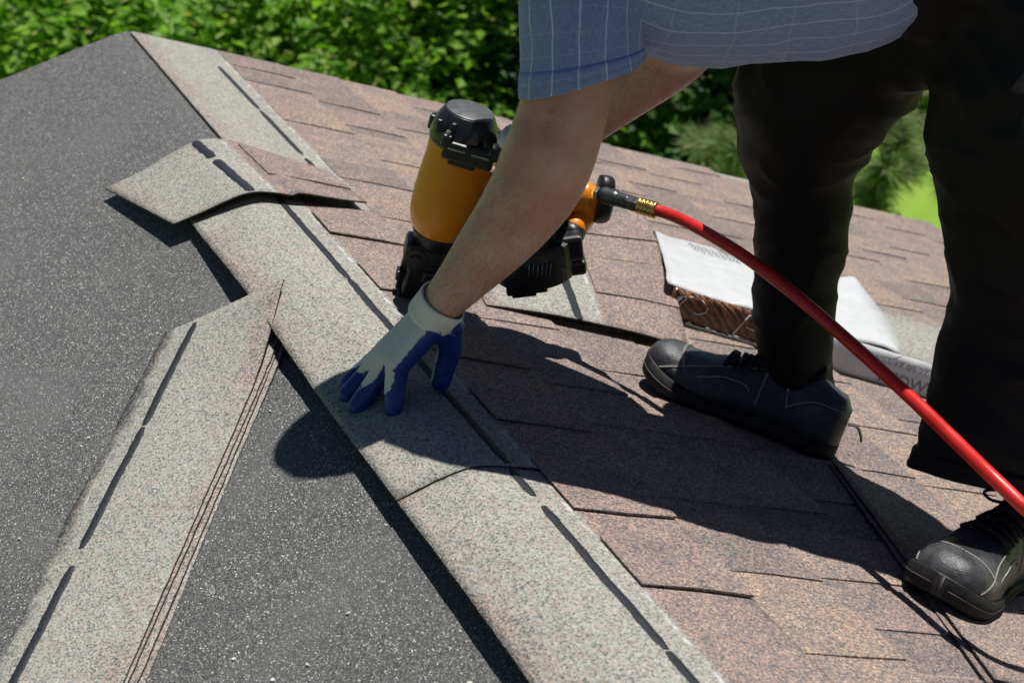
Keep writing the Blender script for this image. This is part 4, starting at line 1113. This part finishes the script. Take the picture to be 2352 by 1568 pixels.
# ------------------------------------------------------------------ shoes
def shoe(heel, fdir, loopback, L):
    F = (fdir - NR * fdir.dot(NR)).normalized(); Sd = NR.cross(F)
    def W(x):
        if x < .10: return .039 * math.sqrt(max(.0, 1 - ((.10 - x) / .1004) ** 2))
        if x > .80: return .0555 * max(0, 1 - ((x - .80) / .2002) ** 2.05) ** .5
        return lerp_tab(x, ((.10, .039), (.35, .038), (.5, .044), (.68, .0545), (.80, .0555)))
    def zb(x): return .021 * max(0, (x - .72) / .28) ** 2
    def Hh(x):
        if x > .84: return .012 + .050 * math.sqrt(max(0, 1 - ((x - .84) / .162) ** 2))
        return lerp_tab(x, ((0, .072), (.05, .088), (.2, .098), (.34, .100), (.45, .090), (.58, .078), (.72, .066), (.84, .062), (.93, .054), (1.0, .032)))
    bend = -.012
    def P(x, y, z): return heel + F * (x * L) + Sd * (y + bend * math.sin(x * math.pi)) + NR * (z + .0135)
    def U(x, t, off=0.0):
        c, s_ = math.cos(t), math.sin(t)
        y = math.copysign(abs(c) ** .72, c) * (W(x) * (.97 - .10 * max(0, .5 - x)) + off); z = zb(x) + .018 + (abs(s_) ** .80) * (Hh(x) - .012 + off)
        return P(x, y, z)
    sh = empty('shoe', heel); sh.parent = man; sh.location = heel - ORG[man]; ORG[sh] = heel
    xs = [.5 - .5 * math.cos(math.pi * i / 44) for i in range(45)]; xs[0] = .0005; xs[-1] = 1.0
    rows = [[U(x, math.pi * j / 24) for j in range(25)] for x in xs]
    rows = [r_ + [P(x, -W(x) * .8, zb(x) + .012), P(x, W(x) * .8, zb(x) + .012)] for r_, x in zip(rows, xs)]
    up = G().loft(rows).obj('upper', M['leather'], sh, True)
    rows = []
    for x in xs:
        w = W(x); top = .024 + .006 * math.sin(x * 9) * (x > .5) + .004 * max(0, (x - .86) / .14) - .002; b = zb(x)
        e_ = min(1.0, w / .03); w1, w4, w5 = w + .001 * e_, w + .0040 * e_, w + .0045 * e_; xo = x + .003 * (1 - e_) * (1 if x > .5 else -1)
        rows.append([P(x, w1, b), P(xo, w5, b + .006), P(xo, w4, b + top - .003), P(x, w1, b + top), P(x, -w1, b + top), P(xo, -w4, b + top - .003), P(xo, -w5, b + .006), P(x, -w1, b)])
        sole = G().loft(rows).obj('sole', M['rubber'], sh, True)
    g = G()
    for sg in (0, 1):                       # grooves and ridge line round the sole
        pts = [P(x, (W(x) + .0048) * (1 if sg else -1), zb(x) + .011 + .003 * math.sin(x * 9)) for x in xs[1:-1]]
        g.tube(pts, .0012, 5)
    g.obj('sole_ridge', M['rubber'], sole, True)
    seams = []
    for sg in (0, 1):
        T = (lambda a, sg=sg: a if sg else math.pi - a)
        seams += [[(x, T(1.05 - .25 * (x - .30))) for x in [.30 + .36 * i / 16 for i in range(17)]],                    # eyestay
                  [(.66 + .24 * i / 14, T(.95 - .75 * (i / 14) ** 1.5)) for i in range(15)],
                  [(.60 + .13 * math.cos(a), T(.36 + .24 * math.sin(a))) for a in [math.pi * i / 14 for i in range(15)]],
                  [(.42, T(.98 - .8 * i / 10)) for i in range(11)], [(.33 - .05 * i / 10, T(1.0 - .72 * i / 10)) for i in range(11)],
                  [(.02 + .26 * i / 14, T(.75 - .45 * (i / 14) ** 2)) for i in range(15)]]
    seams += [[(.78 + .05 * math.sin(math.pi * i / 20), .45 + 2.24 * i / 20) for i in range(21)]]
    g, g3 = G(), G()
    for sm_ in seams:
        g.tube([U(x, t, .0004) for x, t in sm_], .0011, 5)
        for i in range(len(sm_) - 1):
            (x0, t0), (x1, t1) = sm_[i], sm_[i + 1]
            for q in range(3):
                a, b = (q + .1) / 3, (q + .7) / 3
                for dx in (.007, .013):
                    g3.tube([U(x0 + (x1 - x0) * a + dx, t0 + (t1 - t0) * a, .0009), U(x0 + (x1 - x0) * b + dx, t0 + (t1 - t0) * b, .0009)], .0008, 4)
    g.obj('seam', M['leather'], up, True); st = g3.obj('stitching', M['stitch'], up); st['kind'] = 'stuff'
    # padded panels
    for sg in (0, 1):
        T = (lambda a, sg=sg: a if sg else math.pi - a)
        rows = [[U(.66 + .24 * i / 12, T(.16 + (.70 - .16) * (j / 6) * (1 - .7 * (i / 12) ** 2)), .0022 * math.sin(math.pi * i / 12) * math.sin(math.pi * j / 6)) for j in range(7)] for i in range(13)]
        G().loft(rows, cap=False, closed=False).obj('side_panel', M['leather'], up, True)
    # laces
    for i in range(5):
        x = .615 - i * .055; sg = 1 if i % 2 else -1
        pts = [U(x + .022 * sg * (q - .5) * 2 * .6, math.pi * (.30 + .40 * q), .0035 + .003 * math.sin(math.pi * q)) for q in [j / 8 for j in range(9)]]
        G().tube(pts, [(.0016, .0040)] * 9, 8, ref=NR).obj('lace', M['lace'], sh, True)
        pts = [U(x - .022 * sg * (q - .5) * 2 * .6 - .02, math.pi * (.30 + .40 * q), .0022 + .003 * math.sin(math.pi * q)) for q in [j / 8 for j in range(9)]]
        G().tube(pts, [(.0014, .0036)] * 9, 8, ref=NR).obj('lace', M['lace'], sh, True)
    for sg in (-1, 1):
        b = U(.35, math.pi * .5, .005); pts = [b, b + Sd * (sg * .022) + NR * .012 + F * .012, b + Sd * (sg * .042) + NR * .004 + F * .03, b + Sd * (sg * .030) - NR * .004 + F * .022, b + NR * .002]
        G().tube([Vector(q) for q in catmull([tuple(p) for p in pts], 5)], .0022, 7).obj('lace', M['lace'], sh, True)
    # tongue and pull tab
    rows = [[U(.30 + .12 * i / 6, math.pi * (.36 + .28 * j / 6), .004 + .010 * (1 - i / 6)) for j in range(7)] for i in range(7)]
    o = G().loft(rows, cap=False, closed=False).obj('tongue', M['leather'], sh, True); md = o.modifiers.new('t', 'SOLIDIFY'); md.thickness = .005
    if loopback:
        b = P(-.005, 0, .055); pts = [b, b - F * .012 + NR * .002, b - F * .022 - NR * .008, b - F * .026 - NR * .016]
        G().tube([Vector(q) for q in catmull([tuple(p) for p in pts], 4)], [(.0018, .0075)] * 13, 8, ref=NR).obj('pull_tab', M['rubber'], sh, True)
    # ankle in a dark sock, rising into the trouser leg
    return sh
def lerp_tab(x, tab):
    for (a, u), (b, v) in zip(tab[:-1], tab[1:]):
        if x <= b:
            t = max(0, (x - a) / (b - a)); t = t * t * (3 - 2 * t); return u + (v - u) * t
    return tab[-1][1]
def sdir(ds, dy): return (RS(ds, dy, 0) - RS(0, 0, 0))
shoe(RS(.632, 1.568, .0), sdir(-.755, .635), True, .306)
shoe(RS(.750, 1.250, .0), sdir(-.885, -.465), False, .318)
# ------------------------------------------------------------------ debris on the underlayment
rnd = random.Random(12); g = G()
for i in range(85):
    s, y = -rnd.uniform(.15, 1.2), rnd.uniform(.9, 3.3)
    c = LS(s, y, .0062); n = rnd.randint(4, 6); l = rnd.uniform(.0015, .0045); asp = rnd.uniform(.25, .8); an = rnd.uniform(0, 3.1)
    pts = [(math.cos(2 * math.pi * q / n) * l * rnd.uniform(.6, 1.1), math.sin(2 * math.pi * q / n) * l * asp * rnd.uniform(.6, 1.1)) for q in range(n)]
    pts = [(a * math.cos(an) - b * math.sin(an), a * math.sin(an) + b * math.cos(an)) for a, b in pts]
    top = [LS(s + a, y + b, .0058 + rnd.uniform(0, .0015)) for a, b in pts]; bot = [LS(s + a, y + b, .003) for a, b in pts]
    g.add(top + bot, [tuple(range(n)), tuple(range(n, 2 * n))[::-1]] + [(q, n + q, n + (q + 1) % n, (q + 1) % n) for q in range(n)])
o = g.obj('debris', mat_plain('pale chips', (.62, .60, .55), .8, 0, .3, 90, .2)); tag(o, 'pale wood chips and scraps scattered on the dark underlayment', 'debris', kind='stuff')
